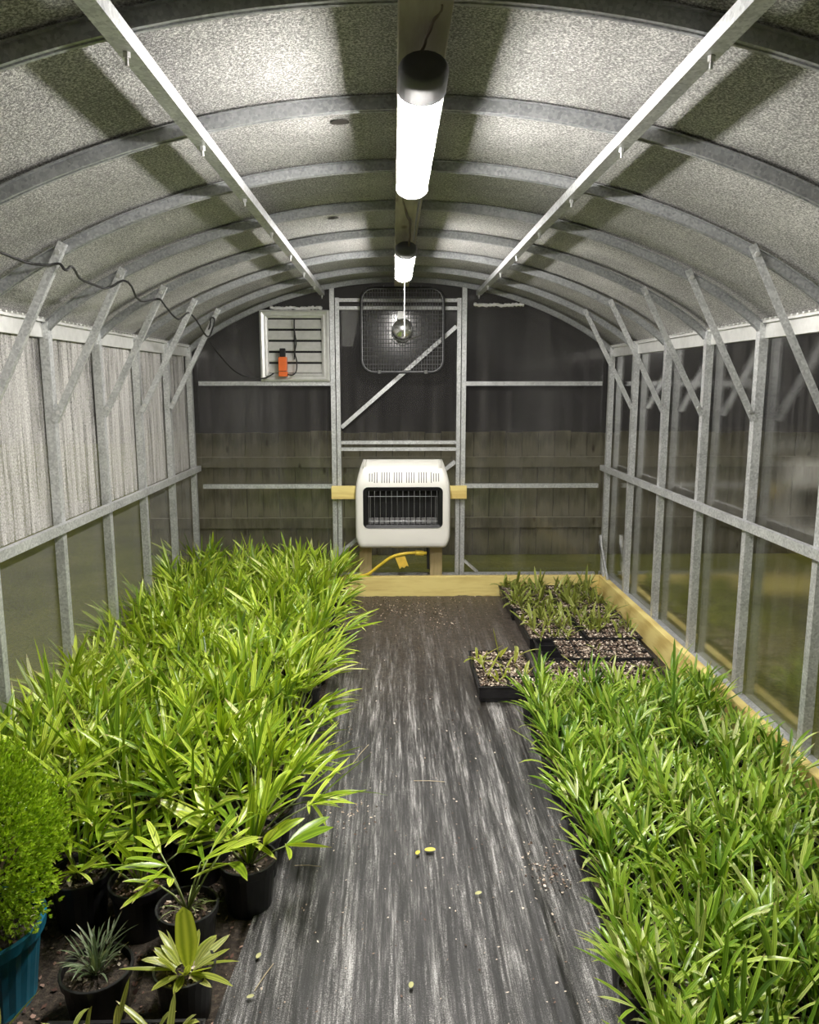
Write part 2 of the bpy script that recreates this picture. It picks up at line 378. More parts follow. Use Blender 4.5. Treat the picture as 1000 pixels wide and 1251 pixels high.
# ================================================================== SETTING
lawn = MB(); lawn.v = [(-30, -10, -0.1), (30, -10, -0.1), (30, 6.83, -0.1), (-30, 6.83, -0.1)]; lawn.face([0, 1, 2, 3]); lawn.v += [(-30, 6.83, -0.1), (-2.2, 6.83, -0.1), (-2.2, 20, -0.1), (-30, 20, -0.1)]; lawn.face([4, 5, 6, 7])
struct(lawn.build('ground', M['lawn']))
f = MB().box(CX-HW-0.06, CX+HW+0.06, -0.8, YB+0.06, -0.1, 0.0); struct(f.build('floor', M['soil']))
# side walls and far wall (twin wall polycarbonate, one pane either side of the sheet's 6 mm)
def wall_sheet(name, x, mat):
    w = MB(); w.box(x-0.003, x+0.003, -0.8, YB, -0.02, EZ+0.03)
    o = w.build(name, mat); return struct(o)
wall_sheet('wall_left', CX-HW-0.045, M['sheet_left']); wall_sheet('wall_right', CX+HW+0.045, M['sheet_right'])
w = MB(); n = 40
pts = [(CX-HW-0.04, -0.02)] + [(CX-HW+2*HW*i/n, arch(-HW+2*HW*i/n, 0.03)) for i in range(n+1)] + [(CX+HW+0.04, -0.02)]
for y in (YB+0.012, YB+0.018):
    for x, z in pts: w.v.append((x, y, z))
k = len(pts); w.face(list(range(k))); w.face(list(range(k, 2*k))[::-1])
for i in range(k): w.face([i, (i+1) % k, k+(i+1) % k, k+i])
struct(w.build('wall_back', M['sheet_back']))
# curved roof sheet
w = MB(); n = 64
for off in (0.032, 0.038):
    for y in (-0.8, YB+0.05):
        for i in range(n+1):
            dx = (HW+0.05)*math.sin(PI*(i/n-0.5))
            w.v.append((CX+dx, y, arch(dx*HW/(HW+0.05), off)))
a = n+1
for i in range(n):
    w.face([i, i+1, a+i+1, a+i]); w.face([2*a+i, 3*a+i, 3*a+i+1, 2*a+i+1])
struct(w.build('ceiling', M['roof'], smooth=True))
# white eave band on both walls
for sgn, nm in ((-1, 'left'), (1, 'right')):
    x = CX+sgn*(HW+0.02)
    w = MB().box(min(x, x+sgn*0.02), max(x, x+sgn*0.02), -0.8, YB, 1.595, 1.655)
    w.box(min(x-sgn*0.015, x+sgn*0.02), max(x-sgn*0.015, x+sgn*0.02), -0.8, YB, 1.652, 1.662)
    y = -0.7
    while y < YB: # row of rivets along the upper lip
        w.box(min(x-sgn*0.022, x), max(x-sgn*0.022, x), y, y+0.012, 1.662, 1.668); y += 0.04
    eo = w.build('trim_eave_'+nm, M['alu']); struct(eo)

# ================================================================== FRAME
ORD = ['farthest', 'second from far wall', 'third from far wall', 'fourth from far wall', 'fifth from far wall', 'sixth from far wall', 'seventh from far wall', 'nearest in view']
for i, y in enumerate(RIB_Y):
    w = MB(); n = 60; ps = []; fr = []
    for j in range(n+1):
        dx = HW*math.sin(PI*(j/n-0.5)*0.992); ps.append(Vector((CX+dx, y, arch(dx))))
    for j in range(n+1):
        d = (ps[min(j+1, n)]-ps[max(j-1, 0)]).normalized(); up = Vector((-d.z, 0, d.x))
        fr.append((Vector((0, 1, 0)), up))
    w.sweep(ps, fr, hat(0.024, 0.044, 0.030))
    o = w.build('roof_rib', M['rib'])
    lab = ('arched galvanised roof rib ' + ORD[i] + ', above the greenhouse') if i < 8 else 'arched galvanised roof rib overhead, beyond the top of the photo'
    tag(o, lab, 'roof rib', 'arched roof ribs')
# purlins along the roof with bolts at each rib
for x, lab in ((CX-0.515, 'long galvanised roof purlin left of the lamps'), (CX+0.505, 'long galvanised roof purlin right of the lamps')):
    zt = arch(x-CX)
    t = thing('roof_purlin', lab, 'purlin', (x, 0, zt-0.03), group='roof purlins')
    MB().bar((0, -0.7, 0), (0, YB-0.05, 0), chan(0.034, 0.028)).build('channel', M['steel'], t)
    for y in RIB_Y[:8]:
        bb = MB().tube([(0, y+0.0, -0.010), (0, y, 0.0)], 0.007, 6); bb.tube([(0, y, -0.022), (0, y, 0)], 0.0035, 6)
        bb.build('bolt', M['bolt'], t)
# ridge board the lamps hang from
o = MB().box(CX-0.046, CX+0.046, -0.6, YB-0.09, 2.032, 2.069).build('ridge_board', M['wood_beam'], bevel=0.003)
tag(o, 'long grey timber board under the ribs that carries both lamps', 'board')
# wall posts and corner braces
POST_Y = [5.19, 4.67, 4.13, 3.60, 3.08, 2.54, 2.0, 1.46]
PORD = ['in the far corner', 'second from far corner', 'third from far corner', 'fourth from far corner', 'fifth from far corner', 'sixth from far corner', 'seventh from far corner', 'eighth from far corner']
for sgn, side in ((-1, 'left'), (1, 'right')):
    for i, y in enumerate(POST_Y):
        xi = CX+sgn*HW
        w = MB().bar((xi, y, 0.10), (xi, y, 1.655), chan(0.034, 0.035), up=(sgn, 0, 0))
        o = w.build('wall_post', M['steel'])
        tag(o, 'upright galvanised post of the %s wall, %s' % (side, PORD[i]), 'post', '%s wall posts' % side)
        if 1 <= i <= 6:
            tx = CX+sgn*1.075; yy = RIB_Y[i]; z0 = 1.275
            t = thing('corner_brace', 'slanting galvanised brace between %s wall and roof, %s' % (side, ['', 'nearest the far wall', 'second from far wall', 'third from far wall', 'fourth from far wall', 'fifth from far wall', 'at the photo edge'][i]), 'brace', (xi, y, z0), group='%s side braces' % side)
            p1 = (tx-xi, yy-0.027-y, arch(1.075)+0.03-z0)
            L = [(-0.013, 0), (0.013, 0), (0.013, 0.003), (-0.010, 0.003), (-0.010, 0.018), (-0.013, 0.018)]
            MB().bar((-sgn*0.004, -0.027, 0), p1, L, up=(0, 1, 0)).build('bar', M['steel'], t)
            for q in (0.06, 0.95):
                p = Vector((-sgn*0.004, -0.027, 0)).lerp(Vector(p1), q)
                MB().tube([p+Vector((0, -0.007, 0)), p+Vector((0, 0.002, 0))], 0.008, 6).build('bolt', M['bolt'], t)
    # middle rail and bottom rail
    x = CX+sgn*HW
    w = MB().bar((x-sgn*0.024, -0.7, 0.855), (x-sgn*0.024, YB-0.02, 0.855), chan(0.036, 0.024), up=(sgn, 0, 0))
    o = tag(w.build('side_rail', M['steel']), 'long horizontal galvanised rail halfway up the %s wall' % side, 'rail', None)
    x0 = x+sgn*0.0
    w = MB().box(min(x0, x0+sgn*0.045), max(x0, x0+sgn*0.045), -0.7, YB, 0.085, 0.125)
    tag(w.build('sill_rail', M['steel']), 'galvanised bottom rail at the foot of the %s wall' % side, 'rail')
    w = MB().box(min(x-sgn*0.045, x-sgn*0.006), max(x-sgn*0.045, x-sgn*0.006), -0.7, YB-0.165, 0.0, 0.142)
    tag(w.build('curb_plank', M['wood_y'], bevel=0.003), 'yellow pine plank on edge along the foot of the %s wall' % side, 'plank')
w = MB().box(CX-HW+0.046, CX+HW-0.046, YB-0.205, YB-0.165, 0.0, 0.142)
tag(w.build('curb_plank', M['wood_x'], bevel=0.003), 'yellow pine plank on edge across the floor under the heater', 'plank')
# short braces in the far right corner
for p0, p1, lab in (((CX+HW-0.03, 5.15, 0.36), (CX+HW-0.03, 4.93, 0.137), 'short slanting steel strut leaving far right corner post towards camera'),):
    w = MB().bar(p0, p1, [(-0.012, 0), (0.012, 0), (0.012, 0.012), (-0.012, 0.012)], up=(1, 0, 0))
    tag(w.build('corner_strut', M['steel']), lab, 'strut')
w = MB().bar((CX+HW-0.03, 5.145, 0.40), (CX+HW-0.03, 5.035, 0.137), [(-0.012, 0), (0.012, 0), (0.012, 0.012), (-0.012, 0.012)], up=(1, 0, 0))
tag(w.build('corner_strut', M['steel']), 'steeper steel strut standing against far right corner post', 'strut')

# far wall frame
YF = YB-0.03
def zbar(name, x0, z0, x1, z1, w_, lab, cat, parent=None, y=YF, d=0.03, group=None):
    mb = MB().bar((x0, y-d, z0), (x1, y-d, z1), chan(w_, d), up=(0, 1, 0))
    o = mb.build(name, M['steel'], parent)
    if lab: tag(o, lab, cat, group)
    return o
L1, R1 = -0.385, 0.447
for x, lab in ((L1-0.012, 'full height galvanised upright left of the heater'), (R1+0.022, 'full height galvanised upright right of the heater')):
    zbar('end_post', x, 0.09, x, arch(x-CX)+0.02, 0.030, lab, 'post', group='far wall uprights')
d1 = thing('door_1', '', '', (0, 0, 0)); del d1['label']; del d1['category']; struct(d1)
zbar('door_stile', L1+0.022, 0.09, L1+0.022, 1.97, 0.026, None, None, d1)
zbar('door_stile', R1-0.012, 0.09, R1-0.012, 1.97, 0.026, None, None, d1)
for z in (1.03, 0.985, 1.955, 1.905, 0.115):
    zbar('door_rail', L1+0.036, z, R1-0.026, z, 0.022 if z > 0.2 else 0.03, None, None, d1)
zbar('door_brace', L1+0.04, 1.13, R1-0.03, 1.79, 0.026, None, None, d1, y=YF+0.005)
zbar('door_brace', L1+0.04, 0.29, R1-0.03, 0.90, 0.026, None, None, d1, y=YF+0.005)
for x0, x1, side in ((CX-HW+0.04, L1-0.028, 'left'), (R1+0.038, CX+HW-0.04, 'right')):
    for z, lab in ((1.42, 'upper'), (0.735, 'lower')):
        zbar('end_rail', x0, z, x1, z, 0.028, '%s horizontal steel rail on the far wall, %s of the door' % (lab, side), 'rail', group='far wall rails')
    zbar('sill_rail', x0, 0.115, x1, 0.115, 0.03, 'galvanised sill at the foot of the far wall, %s of door' % side, 'rail')
zbar('corner_strut', R1+0.04, 0.215, R1+0.13, 0.135, 0.018, 'tiny steel strut at the foot of the right door post', 'strut')

# fence outside
fy = 6.8
ft = thing('picket_fence', 'low brown wooden fence outside beyond the far wall', 'fence', (0, fy, -0.1))
x = -2.15; i = 0
bd = MB()
while x < 9.0:
    h = 1.1 + random.uniform(-0.012, 0.012)
    bd.box(x, x+0.138, random.uniform(-0.004, 0.004), 0.02, 0, h); x += 0.143
bd.build('boards', M['fence'], ft)
for z in (0.84, 0.30): MB().box(-2.15, 9, -0.045, -0.006, z-0.045, z+0.045).build('rail', M['fence'], ft)

# ================================================================== LAMPS
def shop_light(y0, y1, zc, led, lab):
    t = thing('strip_lamp', lab, 'lamp', (CX, y0, zc), group='ceiling strip lamps')
    L = y1-y0; R = 0.037
    h = MB(); n = 10
    # housing: flat channel above the diffuser, plus a flange added to shade the nearby roof
    h.box(-0.040, 0.040, 0.0, L, 0.008, 0.030); h.box(-0.046, 0.046, 0.0, L, 0.0085, 0.012); h.build('housing', M['housing'], t, bevel=0.004)
    d = MB(); prof = [(R*math.cos(PI+PI*i/n), 0.008+R*0.72*math.sin(PI+PI*i/n)) for i in range(n+1)]
    b0 = len(d.v)
    for yy in (0.004, L-0.004):
        for px, pz in prof: d.v.append((px, yy, pz))
    k = n+1
    for i in range(n): d.face([i, i+1, k+i+1, k+i])
    d.face(list(range(k))); d.face(list(range(k, 2*k))[::-1]); d.face([0, k, 2*k-1, k-1])
    d.build('diffuser', led, t)
    for ya, yb_, tap in ((-0.115, 0.003, True), (L-0.003, L+0.02, False)):
        c = MB(); seg = 20; rings = [(0.0, 0.80), (0.06, 0.90), (0.16, 0.97), (1.0, 1.0)] if tap else [(0.0, 1.0), (1.0, 0.95)]
        for u, s_ in rings:
            for j in range(seg):
                a_ = 2*PI*(j+0.5)/seg; c.v.append((0.047*s_*math.cos(a_), ya+(yb_-ya)*u, 0.004+0.030*s_*math.sin(a_)))
        for i in range(len(rings)-1):
            for j in range(seg):
                k2 = (j+1) % seg; c.face([i*seg+j, i*seg+k2, (i+1)*seg+k2, (i+1)*seg+j])
        c.face(list(range(seg))[::-1]); c.face([(len(rings)-1)*seg+j for j in range(seg)])
        c.build('end_cap', M['capgrey'] if tap else M['housing'], t, smooth=True)
    for yy in (0.12, L-0.12):
        MB().tube([(0, yy, 0.028), (0, yy, 2.033-zc)], 0.004, 6).build('hanger', M['bolt'], t)
    return t
shop_light(1.575, 2.33, 1.965, M['led1'], 'large lit strip lamp nearest the camera, hanging under the ridge board')
l2 = shop_light(3.42, 4.18, 1.965, M['led2'], 'smaller looking lit strip lamp, the farther one near the box fan')
# pull cord
w = MB().tube([(CX+0.005, 4.17, 1.95), (CX+0.004, 4.18, 1.80), (CX+0.006, 4.18, 1.665)], 0.0014, 6)
tag(w.build('pull_cord', M['string']), 'thin white pull cord hanging from the farther lamp', 'cord')
def wiggle(pts, r, name, mat, lab, cat, seg=6, amp=0.0, sub=6):
    P = [Vector(p) for p in pts]; out = []
    for i in range(len(P)-1):
        p0 = P[max(i-1, 0)]; p1 = P[i]; p2 = P[i+1]; p3 = P[min(i+2, len(P)-1)]
        for k in range(sub):
            t = k/sub
            out.append(0.5*((2*p1)+(-p0+p2)*t+(2*p0-5*p1+4*p2-p3)*t*t+(-p0+3*p1-3*p2+p3)*t**3) + Vector((random.uniform(-amp, amp), 0, random.uniform(-amp, amp))))
    out.append(P[-1])
    o = MB().tube(out, r, seg).build(name, mat, smooth=True)
    return tag(o, lab, cat)
wiggle([(CX+0.03, 1.30, 2.040), (CX+0.012, 1.36, 2.038), (CX+0.028, 1.39, 2.035), (CX+0.015, 1.44, 2.03), (CX+0.0, 1.49, 2.01), (CX-0.004, 1.49, 1.985)], 0.0035, 'lamp_cord', M['browncord'], 'kinked brown cord on ridge board in front of the nearest lamp', 'cord', amp=0.001)
wiggle([(CX+0.0, 2.36, 1.975), (CX-0.004, 2.50, 2.03), (CX-0.02, 2.72, 2.035), (CX-0.005, 2.95, 2.03), (CX+0.012, 3.1, 2.02), (CX+0.01, 3.32, 1.975)], 0.005, 'lamp_cord', M['browncord'], 'kinked brown cord running between the two lamps', 'cord', amp=0.002)
ch = MB(); y = 2.36
while y < 3.3:
    ch.tube([(CX+0.03+0.003*math.sin(a*PI/3), y+0.008*math.cos(a*PI/3), 1.985+0.02*math.sin((y-2.36)*3)) for a in range(6)], 0.0013, 4, closed=True); y += 0.015
tag(ch.build('bead_chain', M['wire']), 'fine pale chain stretched between the two lamps', 'chain')

# dead leaves stuck to the roof
for px, py, sz, lab in ((-0.135, 1.99+0.17, 0.028, 'dark dead leaf stuck to roof left of nearest lamp'), (-0.24, 3.30, 0.026, 'small dark dead leaf on the roof between middle ribs')):
    d = MB(); zc = arch(px-CX, 0.029); n = 10
    for j in range(n):
        t_ = 2*PI*j/n; d.v.append((px+sz*math.cos(t_)*(1.0 if j % 3 else 0.8), py+sz*0.8*math.sin(t_), arch(px-CX+sz*math.cos(t_), 0.030)))
    d.v.append((px, py, zc-0.004)); 
    for j in range(n): d.face([j, (j+1) % n, n])
    tag(d.build('dead_leaf', M['deadleaf']), lab, 'leaf')

# ================================================================== HEATER
HY = 5.0       # front plane
def heater():
    t = thing('wall_heater', 'cream enamel gas wall heater with black grille window on a timber stand', 'heater', (0.062, HY, 0.345)); t.scale = (0.98, 1, 0.965)
    W2, H = 0.318, 0.60
    wx, wz0, wz1 = 0.262, 0.145, 0.42     # window
    xs = sorted(set([-1+2*i/24 for i in range(25)]))
    def half(z):                             # half width at height z
        q = z/H
        if q < 0.10: return W2*(0.93+0.07*math.sin(q/0.10*PI/2))-0.006
        if q < 0.62: return W2
        return W2 - 0.052*((q-0.62)/0.38)**1.8
    def front(z):                            # y of the front at height z
        q = z/H
        y = 0.0
        if q > 0.72: y = 0.075*((q-0.72)/0.28)**1.4
        return y
    zs = [0, 0.008, 0.02, 0.04, 0.08, 0.12, wz0, 0.20, 0.28, 0.36, wz1, 0.44, 0.46, 0.48, 0.50, 0.52, 0.54, 0.56, 0.575, 0.588, 0.596, H]
    b = MB(); nx = 30; cols = []
    # parametric columns; two inner ones follow the window edge
    for z in zs:
        hw = half(z); row = []
        xsr = [-hw, -hw+0.004, -hw+0.012, -hw+0.025, -hw+0.04] + [-wx+2*wx*k/16 for k in range(17)] + [hw-0.04, hw-0.025, hw-0.012, hw-0.004, hw]
        xsr[4] = (-hw+0.025-wx)/2 if -hw+0.04 > -wx else xsr[4]; xsr[-5] = -xsr[4]
        for x in xsr:
            e = hw-abs(x); y = front(z)
            if e < 0.03: y += 0.03*(1-math.sqrt(max(0, 1-(1-e/0.03)**2)))
            et = min(z, H-z)
            if et < 0.03: y += 0.028*(1-math.sqrt(max(0, 1-(1-et/0.03)**2)))
            row.append((x, y, z))
        cols.append(row)
    n = len(cols[0])
    for row in cols: b.v += row
    def idx(i, j): return i*n+j
    for i in range(len(zs)-1):
        for j in range(n-1):
            if wz0-1e-6 <= zs[i] and zs[i+1] <= wz1+1e-6 and 5 <= j < 21: continue
            b.face([idx(i, j), idx(i, j+1), idx(i+1, j+1), idx(i+1, j)])
    # sides, top, bottom, back
    base = len(b.v); per = [(0, j) for j in range(n)] + [(i, n-1) for i in range(1, len(zs))] + [(len(zs)-1, j) for j in range(n-2, -1, -1)] + [(i, 0) for i in range(len(zs)-2, 0, -1)]
    for i, j in per:
        x, y, z = cols[i][j]; b.v.append((x, 0.135, z))
    k = len(per)
    for q in range(k):
        i, j = per[q]; i2, j2 = per[(q+1) % k]
        b.face([idx(i2, j2), idx(i, j), base+q, base+(q+1) % k])
    b.face([base+q for q in range(k)][::-1])
    b.build('cabinet', M['enamel'], t, smooth=True)
    # recessed firebox
    w = MB(); yb = 0.10
    w.box(-wx, wx, yb, yb+0.005, wz0, wz1); w.box(-wx-0.002, -wx, 0.001, yb, wz0, wz1); w.box(wx, wx+0.002, 0.001, yb, wz0, wz1)
    w.box(-wx, wx, 0.001, yb, wz0-0.002, wz0); w.box(-wx, wx, 0.001, yb, wz1, wz1+0.002)
    w.build('firebox', M['void'], t)
    # rounded black window frame
    fr_ = MB(); P = []; r = 0.03
    for cx_, cz_, a0 in ((wx-r, wz1-r, 0), (-wx+r, wz1-r, 90), (-wx+r, wz0+r, 180), (wx-r, wz0+r, 270)):
        for k in range(6):
            a = math.radians(a0+k*18); P.append((cx_+(r+0.004)*math.cos(a), -0.003, cz_+(r+0.004)*math.sin(a)))
    b2 = MB(); n2 = len(P)
    for p in P: b2.v.append(p)
    for p in P:
        x_ = max(-wx+0.022, min(wx-0.022, p[0])); z_ = max(wz0+0.02, min(wz1-0.022, p[2])); b2.v.append((x_, 0.006, z_))
    # outer corner fill in enamel colour
    for q in range(n2): b2.face([q, (q+1) % n2, n2+(q+1) % n2, n2+q])
    b2.build('window_frame', M['black'], t)
    cf = MB()
    for sx in (-1, 1):
        for zc, sz in ((wz1, 1), (wz0, -1)):
            c0 = len(cf.v); cxx = sx*(wx-r); czz = zc-sz*r
            cf.v.append((sx*(wx+0.001), -0.0015, zc+sz*0.001))
            for k in range(7):
                a = math.radians(k*15); cf.v.append((cxx+sx*(r+0.002)*math.cos(a), -0.0015, czz+sz*(r+0.002)*math.sin(a)))
            for k in range(6): cf.face([c0, c0+1+k, c0+2+k])
    cf.build('window_corner', M['enamel'], t)
    g = MB()
    for k in range(13):
        x_ = -wx+0.035+k*(2*wx-0.07)/12; g.tube([(x_, 0.004, wz0+0.02), (x_, -0.002, wz0+0.04), (x_, -0.002, wz1-0.05), (x_, 0.012, wz1-0.015)], 0.0016, 5)
    for z_ in (wz0+0.045, wz1-0.06): g.tube([(-wx+0.03, 0.0, z_), (wx-0.03, 0.0, z_)], 0.0018, 5)
    for x_ in (-wx+0.045, wx-0.045): g.tube([(x_, 0.012, wz0+0.02), (x_, 0.012, wz1-0.065)], 0.002, 5)
    g.build('wire_guard', M['wire'], t)
    pl = MB()
    for k in range(13):
        x_ = -0.215+k*0.0355; pl.box(x_-0.0145, x_+0.0145, 0.03, 0.05, wz0+0.022, wz0+0.062)
    pl.build('burner_plaques', M['plaque'], t)
    rs = MB()
    for k in range(9):
        x_ = -0.2+k*0.05; rs.box(x_-0.018, x_+0.018, 0.085, 0.095, wz0+0.06, wz1-0.03)
    rs.build('radiant_panel', M['black'], t)
    # slots in the upper face
    xs_ = []
    for gidx in range(6):
        for q in range(4): xs_.append(-0.222+gidx*0.082+q*0.0165)
    for x_ in xs_:
        zz0, zz1 = 0.452, 0.522; sl = MB()
        if abs(x_) > 0.20: zz0 += 0.008; zz1 -= 0.008
        for s0, s1 in ((zz0, (zz0+zz1)/2), ((zz0+zz1)/2, zz1)):
            y0 = front(s0)-0.0015; y1 = front(s1)-0.0015; c0 = len(sl.v)
            sl.v += [(x_-0.0032, y0, s0), (x_+0.0032, y0, s0), (x_+0.0032, y1, s1), (x_-0.0032, y1, s1)]; sl.face([c0, c0+1, c0+2, c0+3])
        sl.build('vent_slot', M['plaque'], t)
    c = MB().box(-0.012, 0.04, -0.002, 0.002, 0.538, 0.541)
    return t
heater()
o = MB().box(L1-0.03, R1+0.045, 5.137, 5.172, 0.655, 0.742).build('mounting_board', M['wood_x'], bevel=0.002)
tag(o, 'horizontal yellow board behind the heater joining both uprights', 'board')
for x0, lab in ((-0.232, 'short timber leg under the left side of the heater'), (0.247, 'short timber leg under the right side of the heater')):
    o = MB().box(x0, x0+0.083, 5.137, 5.172, 0.0, 0.652).build('heater_leg', M['wood_z'], bevel=0.002)
    tag(o, lab, 'timber leg', 'heater stand legs')
w_ = wiggle([(-0.36, 5.02, 0.115), (-0.33, 5.06, 0.142), (-0.26, 5.06, 0.146), (-0.18, 5.055, 0.155), (-0.10, 5.05, 0.215), (-0.02, 5.04, 0.275), (0.06, 5.04, 0.30), (0.14, 5.05, 0.305), (0.22, 5.06, 0.30)], [0.011]*49, 'gas_hose', M['hose'], 'yellow hose curving up from the plank under the heater', 'hose', seg=8)
hz = MB().tube([(0.145, 5.048, 0.305), (0.175, 5.052, 0.303), (0.20, 5.056, 0.30)], 0.017, 8); o = hz.build('brass_fitting', M['hose'], w_)
hv = MB().tube([(0.225, 5.07, 0.345), (0.23, 5.07, 0.27), (0.232, 5.07, 0.19)], 0.009, 8)
tag(hv.build('gas_pipe', M['cord']), 'short black pipe dropping from heater beside its right leg', 'pipe')
tg = MB(); tg.v = [(0.01, 5.035, 0.275), (0.075, 5.035, 0.285), (0.10, 5.03, 0.215), (0.085, 5.03, 0.222), (0.07, 5.03, 0.205), (0.055, 5.03, 0.214), (0.04, 5.03, 0.198)]
tg.v += [(x_, y_+0.002, z_) for x_, y_, z_ in tg.v]; tg.face(range(7)); tg.face(list(range(7, 14))[::-1])
for q in range(7): tg.face([q, (q+1) % 7, 7+(q+1) % 7, 7+q])
tag(tg.build('hose_tag', M['tagcol']), 'orange yellow tag dangling from the hose under heater', 'tag')

# ================================================================== BOX FAN
def fan():
    t = thing('box_fan', 'square rounded wire grille fan hung high on the far wall', 'fan', (0.062, 5.09, 1.755))
    h = 0.262; r = 0.075
    def ring(hh, rr, y):
        P = []
        for cx_, cz_, a0 in ((hh-rr, hh-rr, 0), (-hh+rr, hh-rr, 90), (-hh+rr, -hh+rr, 180), (hh-rr, -hh+rr, 270)):
            for k in range(7):
                a = math.radians(a0+k*15); P.append((cx_+rr*math.cos(a), y, cz_+rr*math.sin(a)))
        return P
    MB().tube(ring(h, r, 0.0), 0.011, 6, True).build('rim', M['black'], t)
    MB().tube(ring(h-0.004, r, -0.012), 0.0022, 6, True).build('edge_wire', M['wire'], t)
    for nm, y, st in (('front_grille', -0.008, 0.0175), ('rear_grille', 0.03, 0.035)):
        g = MB(); x = -h+st
        while x < h-0.005:
            lim = h if abs(x) < h-r else h-r+math.sqrt(max(0, r*r-(abs(x)-h+r)**2))
            if not(nm == 'rear_grille' and False):
                g.tube([(x, y, -lim), (x, y-0.006, 0), (x, y, lim)], 0.0012, 4)
            x += st
        z = -h+st*1.4
        while z < h-0.005:
            lim = h if abs(z) < h-r else h-r+math.sqrt(max(0, r*r-(abs(z)-h+r)**2))
            g.tube([(-lim, y-0.002, z), (0, y-0.008, z), (lim, y-0.002, z)], 0.0012, 4); z += st*1.5
        g.build(nm, M['fanwire'], t)
    MB().lathe([(0.066, 0), (0.066, 0.010), (0.05, 0.03), (0.022, 0.04)], 24).build('hub_cover', M['chrome'], t, smooth=True)
    hc = t.children[-1] if t.children else None
    for ch_ in t.children:
        if ch_.name.startswith('hub_cover'): ch_.rotation_euler = (PI/2, 0, 0); ch_.location = (0.0, -0.012, 0.01)
    m_ = MB().lathe([(0.045, 0), (0.05, 0.01), (0.05, 0.05), (0.03, 0.06)], 20).build('motor', M['black'], t, smooth=True); m_.rotation_euler = (PI/2, 0, 0); m_.location = (0, 0.06, 0.01)
    MB().box(-0.03, 0.012, -0.02, -0.008, 0.07, 0.12).build('switch_plate', M['alu'], t)
    MB().tube([(-0.07, -0.014, -0.03), (-0.045, -0.02, -0.055), (0.0, -0.022, -0.07), (0.045, -0.02, -0.055), (0.075, -0.014, -0.045), (0.12, -0.014, -0.03)], 0.004, 6).build('bracket', M['wire'], t)
    for x_ in (-0.15, 0.15): MB().tube([(x_, -0.012, -h-0.01), (x_, -0.012, -h+0.012)], 0.012, 8).build('foot', M['wire'], t)
    for x_ in (-0.12, 0.12): MB().tube([(x_, 0, h), (x_, 0.04, h+0.02), (x_, 0.08, h+0.02)], 0.004, 6).build('hanging_hook', M['wire'], t)
fan()

# ================================================================== LOUVRE SHUTTER
def louvre():
    t = thing('louvre_vent', 'square aluminium shutter vent with slats high on left of far wall', 'vent', (-0.64, 5.19, 1.435))
    w2, H, fw = 0.225, 0.455, 0.05
    for nm, pts_ in (('frame', None),):
        b = MB()
        def frm(o, i, y0, y1, z0=0, z1=H):
            O = [(-w2+o, y0, z0+o), (w2-o, y0, z0+o), (w2-o, y0, z1-o), (-w2+o, y0, z1-o)]; I = [(-w2+i, y1, z0+i), (w2-i, y1, z0+i), (w2-i, y1, z1-i), (-w2+i, y1, z1-i)]
            c = len(b.v); b.v.extend(O+I)
            for q in range(4): b.face([c+q, c+(q+1) % 4, c+4+(q+1) % 4, c+4+q])
        frm(0, 0, 0.03, -0.02); frm(0, 0.012, -0.02, -0.026); frm(0.012, 0.03, -0.026, -0.018); frm(0.03, 0.036, -0.018, -0.030); frm(0.036, fw, -0.030, -0.022); frm(fw, fw, -0.022, 0.02)
        b.build('frame', M['alu'], t)
    n = 5; sh = (H-2*fw)/n
    for k in range(n):
        z0 = fw+k*sh; b = MB()
        b.v = [(-w2+fw, -0.012, z0+0.004), (w2-fw, -0.012, z0+0.004), (w2-fw, -0.016, z0+0.012), (-w2+fw, -0.016, z0+0.012), (-w2+fw, 0.010, z0+sh-0.009), (w2-fw, 0.010, z0+sh-0.009),
               (-w2+fw, -0.006, z0+0.004), (w2-fw, -0.006, z0+0.004)]
        b.face([0, 1, 2, 3]); b.face([3, 2, 5, 4]); b.face([6, 7, 1, 0])
        b.build('slat', M['slat'], t)
    MB().box(-w2+fw, w2-fw, 0.016, 0.019, fw, H-fw).build('back_screen', M['black'], t)
    MB().tube([(0.0, -0.026, H-fw-0.015), (0.0, -0.022, H/2), (-0.004, -0.026, fw+0.09)], 0.0035, 6).build('push_rod', M['black'], t)
    return t
louvre()
# orange plug block and cords
pt = thing('power_adapter', 'small orange power block with black top hanging on the shutter vent', 'adapter', (-0.715, 5.135, 1.455))
MB().box(-0.027, 0.027, -0.022, 0.022, 0.045, 0.135).build('body', M['orange'], pt, bevel=0.004)
MB().box(-0.027, 0.030, -0.024, 0.024, 0.010, 0.042).build('plug', M['orange'], pt, bevel=0.004)
MB().box(-0.018, 0.018, -0.015, 0.015, 0.136, 0.19).build('cap', M['black'], pt, bevel=0.003)
for z_ in (0.06, 0.075, 0.09, 0.105): pass
wiggle([(-0.685, 5.12, 1.478), (-0.65, 5.11, 1.475), (-0.628, 5.12, 1.50), (-0.625, 5.135, 1.56), (-0.638, 5.145, 1.62), (-0.628, 5.148, 1.68), (-0.637, 5.15, 1.76), (-0.637, 5.15, 1.83)], 0.0045, 'vent_cord', M['cord'], 'black cord looping over the slats of the shutter vent', 'cord')
